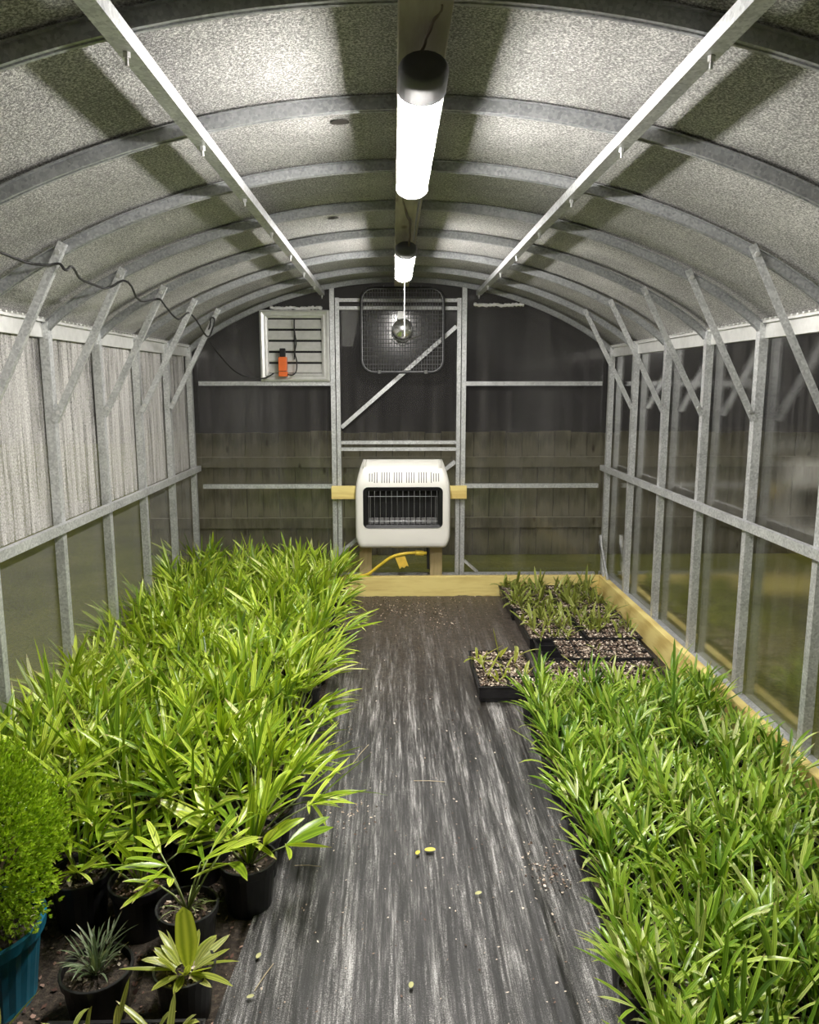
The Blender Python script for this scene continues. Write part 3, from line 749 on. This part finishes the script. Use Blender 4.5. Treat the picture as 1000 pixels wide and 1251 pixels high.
wiggle([(-1.12, 2.1, 1.795), (-1.108, 2.3, 1.786), (-1.087, 2.4, 1.775), (-1.062, 2.48, 1.777), (-1.028, 2.5, 1.785), (-1.009, 2.5, 1.765), (-1.004, 2.54, 1.781), (-1.024, 2.65, 1.76), (-1.054, 2.85, 1.764), (-1.062, 3.0, 1.77), (-1.016, 3.04, 1.802), (-0.993, 3.06, 1.787), (-0.996, 3.12, 1.754), (-1.012, 3.25, 1.749), (-1.055, 3.55, 1.786), (-1.035, 3.58, 1.789), (-1.024, 3.65, 1.753), (-1.031, 3.85, 1.725), (-1.052, 4.12, 1.78), (-1.031, 4.2, 1.745), (-1.039, 4.4, 1.69), (-1.058, 4.6, 1.693), (-1.04, 4.66, 1.781), (-1.054, 4.64, 1.798), (-1.07, 4.66, 1.744), (-1.105, 4.72, 1.7), (-1.075, 4.85, 1.61), (-1.006, 4.98, 1.504), (-0.927, 5.05, 1.459), (-0.837, 5.1, 1.454), (-0.768, 5.11, 1.487)], 0.0045, 'extension_cord', M['cord'], 'long black cord draped over the left braces down to the orange block', 'cord', amp=0.0008)
# crumpled white foam strips above the panels
def foam(x0, x1, z, y, lab):
    b = MB(); n = int((x1-x0)/0.012); ps = []; rr = []
    for i in range(n+1):
        ps.append((x0+(x1-x0)*i/n, y, z+0.010*noise.noise(Vector((i*0.35, 1.7, 0))))); rr.append(0.011+0.006*noise.noise(Vector((i*0.9, 0, 3)))+(0.003 if i % 2 else -0.002))
    b.tube(ps, rr, 7); tag(b.build('foam_strip', M['foam'], smooth=True), lab, 'foam strip')
foam(-0.80, -0.46, 1.905, 5.20, 'crumpled white foam strip on top of the shutter vent')
foam(0.53, 0.86, 1.93, 5.215, 'crumpled white foam strip at top of far wall, right of door')
ps = MB(); nx, nz = 14, 26
for i in range(nx+1):
    for j in range(nz+1):
        x = -0.335+0.12*i/nx; z = 1.66+0.24*j/nz; q = j/nz
        ps.v.append((x*(1) - 0.05*(1-q)*(i/nx), 5.205-0.02*abs(noise.noise(Vector((i*0.6, j*0.12, 5)))), z))
for i in range(nx):
    for j in range(nz):
        a_ = i*(nz+1)+j; ps.face([a_, a_+nz+1, a_+nz+2, a_+1])
m, nt, b = new_mat('clear_film'); b.inputs['Base Color'].default_value = (0.9, 0.9, 0.9, 1); b.inputs['Alpha'].default_value = 0.14; b.inputs['Roughness'].default_value = 0.12
nz_ = noise_n(nt, coords(nt, (8, 8, 1.5)), 6, 4); bump(nt, b, nz_, 0.6, 0.01)
M['film'] = m
tag(ps.build('plastic_film', M['film'], smooth=True), 'crinkled shiny plastic film left of the hanging fan', 'film')

# ================================================================== GROUND COVER
g = MB(); nx, ny = 150, 260; X0, X1, Y0, Y1 = -0.40, 1.322, 0.0, 5.04
def mat_edge(y): return -0.33 - 0.09*max(0, (3.2-y))/2 + 0.012*math.sin(y*4)
def mat_z(x, y):
    q = 0.006 + 0.010*abs(noise.noise(Vector((x*7, y*0.55, 0)))) + 0.006*abs(noise.noise(Vector((x*24, y*1.3, 4))))
    q += 0.016*max(0, 1-abs(x-(0.38+0.02*math.sin(y*1.3)))/0.022)*(0.4+0.6*abs(noise.noise(Vector((0, y, 0))))) * (1 if y < 3.2 else 0)
    return q
for j in range(ny+1):
    y = Y0+(Y1-Y0)*j/ny
    e = mat_edge(y)
    for i in range(nx+1):
        x = e+(X1-e)*i/nx; g.v.append((x, y, mat_z(x, y) if x < 0.6 else 0.006))
for j in range(ny):
    for i in range(nx):
        a_ = j*(nx+1)+i; g.face([a_, a_+1, a_+nx+2, a_+nx+1])
o = g.build('ground_cover', M['mat'], smooth=True)
tag(o, 'black woven ground cover running down the middle walkway', 'ground cover')

# ------------------------------------------------------------------ chips
def chip(mb, x, y, z, s, flat=0.35):
    b = len(mb.v); n = random.choice((4, 5)); rot = Matrix.Rotation(random.uniform(0, 2*PI), 3, 'Z') @ Matrix.Rotation(random.gauss(0, flat), 3, 'X') @ Matrix.Rotation(random.gauss(0, flat), 3, 'Y')
    el = random.uniform(0.4, 0.9)
    for k in range(n):
        a = 2*PI*k/n+random.uniform(-0.3, 0.3); p = rot @ Vector((s*math.cos(a), s*el*math.sin(a), s*0.18)); mb.v.append((x+p.x, y+p.y, z+p.z))
    p = rot @ Vector((0, 0, -s*0.25)); mb.v.append((x+p.x, y+p.y, z+p.z))
    mb.face([b+k for k in range(n)])
    for k in range(n): mb.face([b+(k+1) % n, b+k, b+n])
def soil_disc(r, z, nchips, s):
    """soil surface with bark chips lying in it"""
    mb = MB(); seg = 18; rings = 5; mb.v.append((0, 0, z+0.004))
    for i in range(1, rings+1):
        for j in range(seg):
            a = 2*PI*j/seg; q = r*i/rings; mb.v.append((q*math.cos(a), q*math.sin(a), z+(random.uniform(-0.004, 0.005) if i < rings else 0)))
    for j in range(seg): mb.face([0, 1+j, 1+(j+1) % seg])
    for i in range(rings-1):
        for j in range(seg):
            k = (j+1) % seg; a0 = 1+i*seg; a1 = a0+seg; mb.face([a0+j, a1+j, a1+k, a0+k])
    nf = len(mb.f)
    for _ in range(nchips):
        q = r*0.94*math.sqrt(random.random()); a = random.uniform(0, 2*PI); chip(mb, q*math.cos(a), q*math.sin(a), z+0.006+random.uniform(0, 0.006), s*random.uniform(0.5, 1.3), 0.5)
    return mb, nf
def two_mat(o, nf):
    for i, p in enumerate(o.data.polygons): p.material_index = 0 if i < nf else 1

# ------------------------------------------------------------------ blades and fronds
def blade(mb, p, d, L, W, droop=0.3, fold=0.25, seg=6, roll=None, blunt=0.6, base=0.25):
    p = Vector(p); d = Vector(d).normalized()
    side = d.cross(Vector((0, 0, 1)))
    if side.length < 0.05: side = Vector((math.cos(random.uniform(0, 6)), math.sin(random.uniform(0, 6)), 0))
    side.normalize(); nrm = side.cross(d).normalized()
    if roll: 
        side = (side*math.cos(roll)+nrm*math.sin(roll)).normalized(); nrm = side.cross(d).normalized()
    b = len(mb.v); bend = random.uniform(-0.08, 0.08)
    for i in range(seg+1):
        t = i/seg
        c = p + d*(L*(t-0.12*droop*t*t)) + Vector((0, 0, -droop*L*t*t*0.75)) + side*(bend*L*t*t)
        w = W*0.5*(base+(1-base)*min(1, (t*2.6)**0.8))*max(0.0, (1-t**2.4))**blunt
        if i == seg: w = W*0.02
        f = nrm*(-fold*w)
        mb.v += [tuple(c-side*w), tuple(c+f), tuple(c+side*w)]
    for i in range(seg):
        q = b+3*i; t0 = i/seg; t1 = (i+1)/seg
        mb.face([q, q+1, q+4, q+3], [(0, t0), (0.5, t0), (0.5, t1), (0, t1)])
        mb.face([q+1, q+2, q+5, q+4], [(0.5, t0), (1, t0), (1, t1), (0.5, t1)])
def sph(az, el): return Vector((math.cos(az)*math.cos(el), math.sin(az)*math.cos(el), math.sin(el)))
def palm_plant(seed, nfr, hmin, hmax, bl, bw, z0, spread=1.0, nb=(4, 7), lean=0):
    random.seed(seed); fo = MB(); st = MB()
    for k in range(nfr):
        az = 2.399*k+random.uniform(-0.4, 0.4); el = random.uniform(0.85, 1.45) if k > nfr*0.35 else random.uniform(0.5, 0.95)
        h = random.uniform(hmin, hmax)*(0.8 if el < 0.95 else 1)
        d = sph(az, el); p0 = Vector((0.012*math.cos(az), 0.012*math.sin(az), z0)); p1 = p0+d*h*0.6; p2 = p0+d*h+Vector((math.cos(az), math.sin(az), 0))*h*0.12*spread
        st.tube([p0, p1, p2], [0.0032, 0.0026, 0.002], 5)
        dd = (p2-p1).normalized(); n = random.randint(*nb)
        for q in range(n):
            u = (q-(n-1)/2)/(n/2)
            az2 = az+u*1.25*spread+random.uniform(-0.12, 0.12); e2 = el*0.85-abs(u)*0.2+random.uniform(-0.2, 0.2)
            blade(fo, p2, sph(az2, e2), bl*random.uniform(0.75, 1.15)*(1-0.25*abs(u)), bw*random.uniform(0.7, 1.25), random.uniform(0.05, 0.5), 0.4, 6, roll=random.uniform(-0.9, 0.9))
    for q in range(7):    # young upright spears
        blade(fo, (0, 0, z0), sph(random.uniform(0, 6.28), random.uniform(1.1, 1.5)), (hmax+bl)*random.uniform(0.55, 0.85), bw*0.7, 0.08, 0.6, 6, roll=random.uniform(-1, 1))
    return fo, st
def grass_plant(seed, n, lmin, lmax, bw, z0):
    random.seed(seed); fo = MB()
    for k in range(n):
        az = 2.399*k+random.uniform(-0.4, 0.4); el = random.uniform(0.75, 1.5)
        L = random.uniform(lmin, lmax)
        d = sph(az, el)
        if k % 3 == 0:     # forked fan: three blades leave one short stalk
            p = Vector((0, 0, z0))+d*L*0.45
            blade(fo, (0, 0, z0), d, L*0.48, 0.006, 0, 0.2, 2, base=1)
            for q in (-1, 0, 1): blade(fo, p, sph(az+q*0.6, el*0.8+random.uniform(-0.1, 0.15)), L*0.6*random.uniform(0.8, 1.1), bw, random.uniform(0.2, 0.5), 0.35, 5, roll=random.uniform(-0.5, 0.5))
        else: blade(fo, (0.01*math.cos(az), 0.01*math.sin(az), z0), d, L, bw*random.uniform(0.8, 1.25), random.uniform(0.15, 0.6), 0.35, 6, roll=random.uniform(-0.5, 0.5))
    return fo
def pot_mesh(R, H):
    r = R*0.78
    return MB().lathe([(r*0.98, 0), (r, 0.004), (R*0.93, H*0.82), (R*0.95, H*0.84), (R, H*0.85), (R*1.03, H*0.99), (R*1.02, H), (R*0.95, H), (R*0.93, H*0.84), (R*0.86, H*0.5)], 26)
def potted(name, lab, cat, R, H, fo, leafmat, st=None, loc=(0, 0, 0), group=None, potmat='pot', nchips=40, cs=0.006, chipmat='chips', stemname='stems'):
    t = thing(name, lab, cat, loc, 0, group)
    pot_mesh(R, H).build('pot', M[potmat], t, smooth=False, bevel=0)
    mb, nf = soil_disc(R*0.92, H*0.86, nchips, cs); o = mb.build('soil', [M['soil'], M[chipmat]], t); two_mat(o, nf)
    if st: st.build(stemname, M['stem'], t, smooth=True)
    fo.build('leaves', M[leafmat], t, smooth=True)
    return t

NTH = ['first', 'second', 'third', 'fourth', 'fifth', 'sixth', 'seventh', 'eighth', 'ninth', 'tenth', 'eleventh', 'twelfth', 'thirteenth', 'fourteenth', 'fifteenth', 'sixteenth', 'seventeenth', 'eighteenth']
# prototypes of the left bed
LP = []
for s in range(6):
    fo, st = palm_plant(100+s, 10, 0.10, 0.22, 0.22, 0.0150, 0.115, spread=0.8, nb=(5, 8))
    LP.append(potted('potted_palm', 'x', 'palm', 0.072, 0.13, fo, 'leaf_left', st))
random.seed(21)
used = set(); lefts = []
ys = [2.06+0.165*i for i in range(18)]; xs_ = [-1.235+0.166*i for i in range(6)]
def place(protos, x, y, z, sc, lab, cat, group, used):
    i = random.randrange(len(protos)); p = protos[i]
    if id(p) not in used: used.add(id(p)); o = p
    else: o = copy_tree(p)
    o.location = (x, y, z); o.rotation_euler = (0, 0, random.uniform(0, 2*PI)); o.scale = (sc, sc, sc)
    o['label'] = lab; o['category'] = cat; o['group'] = group
    return o
def zone(side, x, y, far, mid):
    dep = 'far end' if y > far else ('middle' if y > mid else 'near end')
    return dep
for iy, y in enumerate(ys):
    for ix, x in enumerate(xs_):
        if y > 4.93: continue
        dep = zone('l', x, y, 4.0, 2.95)
        acr = ('beside the left wall' if ix < 2 else ('centre column' if ix < 4 else 'beside the walkway'))
        lab = 'lime palm seedling, %s of left bed, %s' % (dep, acr)
        grp = 'left bed palms, %s, %s' % (dep, acr)
        if ix == 5: lab = 'lime palm seedling on the walkway edge of left bed, %s from the front' % NTH[iy]; grp = 'left bed palms along the walkway edge'
        elif ix == 0: lab = 'lime palm seedling right against the left wall, %s from the front' % NTH[iy]; grp = 'left bed palms along the wall'
        elif iy == 0: lab = 'lime palm seedling in front row of left bed, %s from the left wall' % NTH[ix]; grp = 'left bed palms in the front row'
        elif ys[iy] > 4.75: lab = 'lime palm seedling in far end row of left bed, %s from the left wall' % NTH[ix]; grp = 'left bed palms in the far row'
        place(LP, x+random.uniform(-0.02, 0.02)+(0.03 if iy % 2 else -0.03)*0.6, y+random.uniform(-0.02, 0.02), 0.0, random.uniform(0.86, 1.16), lab, 'palm', grp, used)
for p in LP:
    if id(p) not in used: p.location = (-1.2, 1.9, 0)

# prototypes of the right bed
RP = []
for s in range(6):
    fo = grass_plant(200+s, 30, 0.12, 0.27, 0.0115, 0.085)
    RP.append(potted('grassy_palm', 'x', 'palm', 0.050, 0.095, fo, 'leaf_right', None, nchips=20, cs=0.004))
random.seed(33)
for iy in range(17):
    for ix in range(7):
        x = 0.585+ix*0.112-0.018*max(0, 8-iy)/3; y = 1.16+iy*0.118
        if y > 3.12 and ix < 1: pass
        dep = 'far end' if y > 2.5 else ('middle' if y > 1.8 else 'near end')
        acr = 'beside the walkway' if ix < 2 else ('centre column' if ix < 5 else 'against the right curb')
        grp = 'right bed seedlings, %s, %s' % (dep, acr); lab = 'grassy green seedling, %s of right bed, %s' % (dep, acr)
        if ix == 0: lab = 'grassy seedling on the walkway edge of right bed, %s from the far end' % NTH[16-iy]; grp = 'right bed seedlings along the walkway edge'
        elif ix == 6: lab = 'grassy seedling touching the right curb plank, %s from the far end' % NTH[16-iy]; grp = 'right bed seedlings along the curb'
        elif iy == 16: lab = 'grassy seedling in far row beside the bark trays, %s from the walkway' % NTH[ix]; grp = 'right bed seedlings in the far row'
        place(RP, x+random.uniform(-0.012, 0.012), y+random.uniform(-0.015, 0.015), 0.0, random.uniform(0.88, 1.15), lab, 'palm', grp, used)

# ------------------------------------------------------------------ front left pots
random.seed(50)
def special(x, y, seed, lab, R=0.078, H=0.145, nfr=6, hm=(0.08, 0.16), bl=0.17, bw=0.02, mat='leaf_left', chips=70, chipm='chips', nb=(4, 6)):
    fo, st = palm_plant(seed, nfr, hm[0], hm[1], bl, bw, H*0.87, nb=nb)
    random.seed(seed+1)
    return potted('potted_palm', lab, 'palm', R, H, fo, mat, st, (x, y, 0), nchips=chips, cs=0.007, chipmat=chipm)
special(-0.835, 1.885, 301, 'shaded potted palm just right of the cypress, behind small dark plant')
special(-0.665, 1.85, 302, 'potted palm with reddish bark chips in pot, second from cypress', chips=110, chipm='redchips', nfr=5)
special(-0.40, 1.935, 304, 'broad leaved palm at walkway corner of left bed, leaf over the ground cover', nfr=6, bl=0.20, bw=0.036, nb=(3, 4))
special(-1.05, 1.945, 305, 'potted palm behind the bright cypress, against left wall')
special(-1.20, 1.86, 306, 'potted palm squeezed between the cypress and left wall')
# sparse palm with bare stems
random.seed(303); fo = MB(); st = MB()
for k in range(7):
    az = random.uniform(0, 6.28); d = sph(az, random.uniform(0.9, 1.3)); p = Vector((0, 0, 0.125)); q = p+d*random.uniform(0.12, 0.2)
    st.tube([p, p.lerp(q, 0.5)+Vector((0, 0, 0.01)), q], [0.003, 0.0025, 0.002], 5)
    for u in (-0.5, 0, 0.5): blade(fo, q, sph(az+u, random.uniform(0.2, 0.8)), random.uniform(0.10, 0.17), 0.02, 0.3, 0.3, 6, roll=random.uniform(-.4, .4))
for k in range(14): 
    az = random.uniform(0, 6.28); blade(st, (0, 0, 0.125), sph(az, random.uniform(0.6, 1.2)), random.uniform(0.08, 0.14), 0.003, 0.6, 0, 4)
potted('potted_palm', 'thin palm with pale wiry stems, behind the pot with wide upright leaf', 'palm', 0.075, 0.145, fo, 'leaf_left', st, (-0.515, 1.745, 0), nchips=80, cs=0.007)
# small pot with dark thin leaves
fo = grass_plant(310, 60, 0.06, 0.135, 0.0045, 0.11)
potted('dark_leaf_plant', 'small black pot of thin dark grey-green leaves beside the teal pot', 'plant', 0.078, 0.125, fo, 'leaf_dark', None, (-0.672, 1.565, 0), nchips=40)
# golden plant with one wide upright leaf
random.seed(320); fo = MB()
for k in range(26):
    az = 2.4*k; blade(fo, (0.02*math.cos(az), 0.02*math.sin(az), 0.115), sph(az, random.uniform(0.25, 1.1)), random.uniform(0.07, 0.125), random.uniform(0.016, 0.026), random.uniform(0.1, 0.4), 0.3, 6, roll=random.uniform(-.5, .5))
blade(fo, (0.012, -0.01, 0.13), (0.03, -0.12, 1), 0.165, 0.05, 0.0, 0.10, 10, base=0.35, blunt=0.3)
blade(fo, (-0.01, 0.0, 0.13), (-0.25, 0.0, 1), 0.10, 0.016, 0.1, 0.3, 6)
blade(fo, (-0.02, -0.02, 0.13), (-1, -0.25, 0.35), 0.12, 0.014, 0.1, 0.3, 6); blade(fo, (0.02, -0.02, 0.12), (1, -0.35, 0.3), 0.12, 0.02, 0.3, 0.3, 6)
potted('golden_palm', 'yellow-green potted palm with one wide ribbed leaf standing upright', 'palm', 0.068, 0.125, fo, 'leaf_gold', None, (-0.475, 1.565, 0), nchips=50)
# bright cypress in the teal pot
def cypress(x, y):
    random.seed(77); t = thing('potted_cypress', 'bright lime feathery cypress in ribbed teal pot at left edge', 'cypress', (x, y, 0))
    H, R = 0.195, 0.132; r = R*0.82; seg = 48; b = MB()
    prof = [(r, 0), (r*1.01, 0.01), (R*0.97, H*0.84), (R*1.05, H*0.86), (R*1.07, H), (R*0.98, H), (R*0.95, H*0.85), (R*0.9, H*0.6)]
    for q, (rr, z) in enumerate(prof):
        for j in range(seg):
            a = 2*PI*j/seg; k = rr*(1.0-(0.025 if (j % 2 and q in (1, 2)) else 0)); b.v.append((k*math.cos(a), k*math.sin(a), z))
    for i in range(len(prof)-1):
        for j in range(seg):
            k = (j+1) % seg; b.face([i*seg+j, i*seg+k, (i+1)*seg+k, (i+1)*seg+j])
    b.face(list(range(seg))[::-1]); b.face([(len(prof)-1)*seg+j for j in range(seg)]); b.build('pot', M['teal'], t)
    mb, nf = soil_disc(R*0.92, H*0.88, 60, 0.007); o = mb.build('soil', [M['soil'], M['chips']], t); two_mat(o, nf)
    tr = MB(); fo = MB(); zc, hz, rx = 0.405, 0.245, 0.195
    for k in range(9):
        az = 2.4*k; tr.tube([(0, 0, H*0.85), tuple(Vector((0, 0, 0.22))+sph(az, 0.9)*0.06), tuple(Vector((0, 0, 0.25))+sph(az, 0.9)*0.15)], [0.006, 0.005, 0.003], 5)
    tr.build('branches', M['bark'], t)
    for k in range(8500):
        az = random.uniform(0, 2*PI); el = math.asin(random.uniform(-0.92, 1)); q = random.uniform(0.45, 1.0)**0.5
        d = sph(az, el); lump = 1+0.22*noise.noise(d*3.2+Vector((3, 1, 2)))+0.22*noise.noise(d*9)
        tap = 1.0-0.25*max(0, d.z)
        p = Vector((d.x*rx*q*lump*tap, d.y*rx*q*lump*tap, zc+d.z*hz*q*lump))
        out = (d+Vector((0, 0, 0.7))).normalized()
        az0 = math.atan2(out.y, out.x); e0 = math.asin(out.z)
        for u in (-0.7, -0.3, 0.1, 0.5):
            dd = sph(az0+u+random.uniform(-.25, .25), e0+random.uniform(-0.5, 0.5)); sd = dd.cross(Vector((random.uniform(-1, 1), random.uniform(-1, 1), random.uniform(-1, 1)))).normalized()
            L = random.uniform(0.007, 0.016); w_2 = 0.0023; c = len(fo.v); q0 = p+dd*0.0
            fo.v += [tuple(q0-sd*w_2*0.6), tuple(q0+sd*w_2*0.6), tuple(q0+dd*L*0.6+sd*w_2), tuple(q0+dd*L), tuple(q0+dd*L*0.6-sd*w_2)]
            fo.face([c, c+1, c+2, c+3, c+4], [(0.5, 0), (0.5, 0), (0.5, 0.5), (0.5, 0.9), (0.5, 0.5)])
    fo.build('foliage', M['cypress'], t)
cypress(-0.955, 1.62)

# ================================================================== TRAYS
def tray(x0, y0, x1, y1, lab, nseed, seed, hseed=0.09, cells=(3, 6), sparse=None, empty=None, leafm='leaf_seed', rz=0.0, H=0.075):
    random.seed(seed); t = thing('seedling_tray', lab, 'tray', (x0, y0, 0.012), rz)
    w, l = x1-x0, y1-y0; b = MB(); ti = 0.012
    # tapered outer wall with a rolled rim
    def ring(o, z): return [(o, o, z), (w-o, o, z), (w-o, l-o, z), (o, l-o, z)]
    R_ = [ring(ti, 0), ring(0.004, H-0.006), ring(-0.002, H-0.004), ring(-0.003, H), ring(0.004, H), ring(0.006, H-0.004), ring(ti, H-0.03)]
    for q in R_: b.v += q
    for i in range(len(R_)-1):
        for j in range(4): k = (j+1) % 4; b.face([4*i+j, 4*i+k, 4*i+4+k, 4*i+4+j])
    b.face([0, 3, 2, 1]); e = 4*(len(R_)-1); b.face([e, e+1, e+2, e+3])
    b.build('tray', M['tray'], t, bevel=0.002)
    cx_, cy_ = cells; cw, cl = (w-0.014)/cx_, (l-0.014)/cy_; dv = MB()
    for i in range(cx_+1): dv.box(0.007+i*cw-0.0015, 0.007+i*cw+0.0015, 0.007, l-0.007, 0.02, H+0.001)
    for j in range(cy_+1): dv.box(0.007, w-0.007, 0.007+j*cl-0.0015, 0.007+j*cl+0.0015, 0.02, H+0.001)
    dv.build('cell_dividers', M['tray'], t)
    s = MB(); nf = 0
    cells_ = [(i, j) for i in range(cx_) for j in range(cy_) if not (empty and empty(i, j))]
    for i, j in cells_:
        xa, ya = 0.007+i*cw+0.003, 0.007+j*cl+0.003; g_ = 4; c = len(s.v)
        for p in range(g_+1):
            for q in range(g_+1): s.v.append((xa+(cw-0.006)*p/g_, ya+(cl-0.006)*q/g_, H-0.007+random.uniform(-0.003, 0.003)))
        for p in range(g_):
            for q in range(g_): a_ = c+p*(g_+1)+q; s.face([a_, a_+g_+1, a_+g_+2, a_+1])
    nf = len(s.f)
    for i, j in cells_:
        for _ in range(int(3600*cw*cl*3)): chip(s, 0.007+(i+random.uniform(0.06, 0.94))*cw, 0.007+(j+random.uniform(0.06, 0.94))*cl, H-0.003+random.uniform(0, 0.004), random.uniform(0.004, 0.0095), 0.45)
    o = s.build('potting_mix', [M['soil'], M['chips']], t); two_mat(o, nf)
    spots = sparse if sparse else [(0.02+random.random()*(w-0.04), 0.02+random.random()*(l-0.04)) for _ in range(nseed)]
    for sx, sy in spots:
        m_ = MB(); a0 = random.uniform(0, 6.28); hh = hseed*random.uniform(0.65, 1.3)
        for k in range(random.choice((2, 3, 3, 4))):
            blade(m_, (0.003*math.cos(a0+k*2.1), 0.003*math.sin(a0+k*2.1), H-0.006), sph(a0+k*2.1+random.uniform(-.3, .3), random.uniform(0.55, 1.45)), hh*random.uniform(0.6, 1.25), hh*random.uniform(0.09, 0.15), random.uniform(0.05, 0.8), 0.4, 5, base=0.45)
        m_.build('seedling', M[leafm], t, smooth=True, loc=(sx, sy, 0))
    return t
tray(0.70, 4.47, 0.995, 5.01, 'seedling tray touching the far plank, left of its pair', 58, 401, 0.14)
tray(1.01, 4.47, 1.305, 5.01, 'seedling tray in the far right corner by both planks', 58, 402, 0.14)
tray(0.715, 3.915, 1.01, 4.455, 'seedling tray of scattered sprouts, inner one behind the bare trays', 46, 403, 0.125)
tray(1.025, 3.915, 1.32, 4.455, 'seedling tray of scattered sprouts against right plank, behind bare trays', 40, 404, 0.125)
tray(0.375, 3.26, 0.66, 3.74, 'front tray with few tall sprouts, its end facing the walkway', 0, 405, 0.15, cells=(2, 4), leafm='leaf_gold', sparse=[(0.03, 0.36), (0.06, 0.17), (0.13, 0.12), (0.16, 0.25), (0.21, 0.32), (0.23, 0.14), (0.10, 0.08), (0.15, 0.40), (0.24, 0.42), (0.05, 0.28)])
tray(0.735, 3.61, 1.285, 3.90, 'bare tray of bark mix with no sprouts beside the right plank', 0, 406, 0.1, cells=(6, 3), sparse=[(0.3, 0.14)], empty=lambda i, j: i == 0)
tray(0.70, 3.29, 1.25, 3.59, 'bark mix tray half hidden by the green right bed', 7, 407, 0.09, cells=(6, 3))
tray(-0.735, 1.13, -0.405, 1.455, 'bark mix tray with upright sprouts at bottom left corner', 0, 408, 0.13, cells=(3, 3), sparse=[(0.06, 0.29), (0.10, 0.27), (0.15, 0.30), (0.235, 0.29), (0.27, 0.26)])
tray(-1.05, 1.13, -0.80, 1.45, 'bark mix tray under the teal pot at left edge', 0, 409, 0.12, cells=(3, 3), sparse=[(0.225, 0.29)])

# ================================================================== LITTER ON THE FLOOR
random.seed(9)
d = MB()
for _ in range(900):
    y = random.uniform(1.2, 5.02); x = random.uniform(mat_edge(y)+0.02, 0.58 if y < 3.2 else 0.66)
    chip(d, x, y, mat_z(x, y)+0.003, random.choice((0.002, 0.003, 0.003, 0.0045)), 0.2)
for cx_, cy_, sx, sy, n in ((0.12, 4.72, 0.16, 0.12, 420), (0.30, 4.45, 0.07, 0.10, 120), (0.35, 4.9, 0.2, 0.06, 160), (-0.15, 2.35, 0.05, 0.09, 70), (0.45, 2.05, 0.035, 0.07, 110), (-0.1, 4.95, 0.15, 0.06, 150)):
    for _ in range(n):
        x = random.gauss(cx_, sx); y = min(5.02, random.gauss(cy_, sy))
        if x < mat_edge(y)+0.01: continue
        chip(d, x, y, mat_z(x, y)+0.003, random.uniform(0.002, 0.006), 0.3)
tag(d.build('floor_litter', M['chips']), 'scattered bark chips and debris on the black walkway', 'litter', kind='stuff')
d = MB()
for _ in range(1300):
    y = random.uniform(1.0, 2.6); x = random.uniform(-1.2, mat_edge(y)+0.03); chip(d, x, y, 0.004, random.uniform(0.003, 0.009), 0.4)
tag(d.build('soil_litter', M['redchips']), 'brown bark bits on bare soil between the left pots', 'litter', kind='stuff')
def fallen(x, y, s, mat, lab, rz):
    b = MB(); n = 12; z = mat_z(x, y)+0.007
    for k in range(n):
        a = 2*PI*k/n; px, py = s*math.cos(a), s*0.6*math.sin(a)*(1 if k != 0 else 0.5); b.v.append((px, py, 0.004+0.12*abs(py)))
    b.v.append((0, 0, 0.0))
    for k in range(n): b.face([k, (k+1) % n, n])
    o = b.build('fallen_leaf', M[mat], smooth=True); o.location = (x, y, z); o.rotation_euler = (0, 0, rz); tag(o, lab, 'leaf')
import mathutils
def floor_pt(px, py, z=0.0):
    ps_, th = math.radians(1.2), math.radians(9.43); fw = Vector((math.sin(ps_)*math.cos(th), math.cos(ps_)*math.cos(th), -math.sin(th))); r = Vector((math.cos(ps_), -math.sin(ps_), 0)); u = r.cross(fw)
    dd = (px-500)/945*r-(py-625.5)/945*u+fw; t = (z-1.42)/dd.z; return t*dd.x, t*dd.y
for px, py, s, mt, lab, rz in ((525, 1046, 0.017, 'yellowleaf', 'larger fallen yellow leaf in the middle of the walkway', 0.1), (510, 1050, 0.011, 'yellowleaf', 'smaller fallen yellow leaf left of the larger one', 1.2),
        (584, 1099, 0.011, 'paleleaf', 'pale fallen leaf right of centre on the walkway', 0.5), (502, 1212, 0.010, 'paleleaf', 'pale fallen leaf at bottom centre of the walkway', 1.4), (316, 1176, 0.010, 'paleleaf', 'pale fallen leaf near the left edge of ground cover', 1.3),
        (306, 1226, 0.009, 'paleleaf', 'tiny pale fallen leaf at bottom left of ground cover', 0.4)):
    x, y = floor_pt(px, py); fallen(x, y, s, mt, lab, rz)
for (p0, p1, lab) in (((360, 1062), (392, 1064), 'straw coloured twig near the corner of left bed'), ((505, 959), (543, 960), 'thin straw lying across the middle of walkway'), ((311, 1216), (334, 1182), 'pale twig lying slanted at lower left of the walkway'),
                      ((430, 938), (450, 913), 'short pale twig on the walkway left of centre')):
    a_ = floor_pt(*p0); b_ = floor_pt(*p1); za = mat_z(*a_)+0.004; zb = mat_z(*b_)+0.004; zm = max(za, zb, mat_z((a_[0]+b_[0])/2, (a_[1]+b_[1])/2)+0.004)
    w = MB().tube([(a_[0], a_[1], za), ((a_[0]+b_[0])/2, (a_[1]+b_[1])/2+0.003, zm), (b_[0], b_[1], zb)], 0.0013, 5)
    tag(w.build('twig', M['twig']), lab, 'twig')
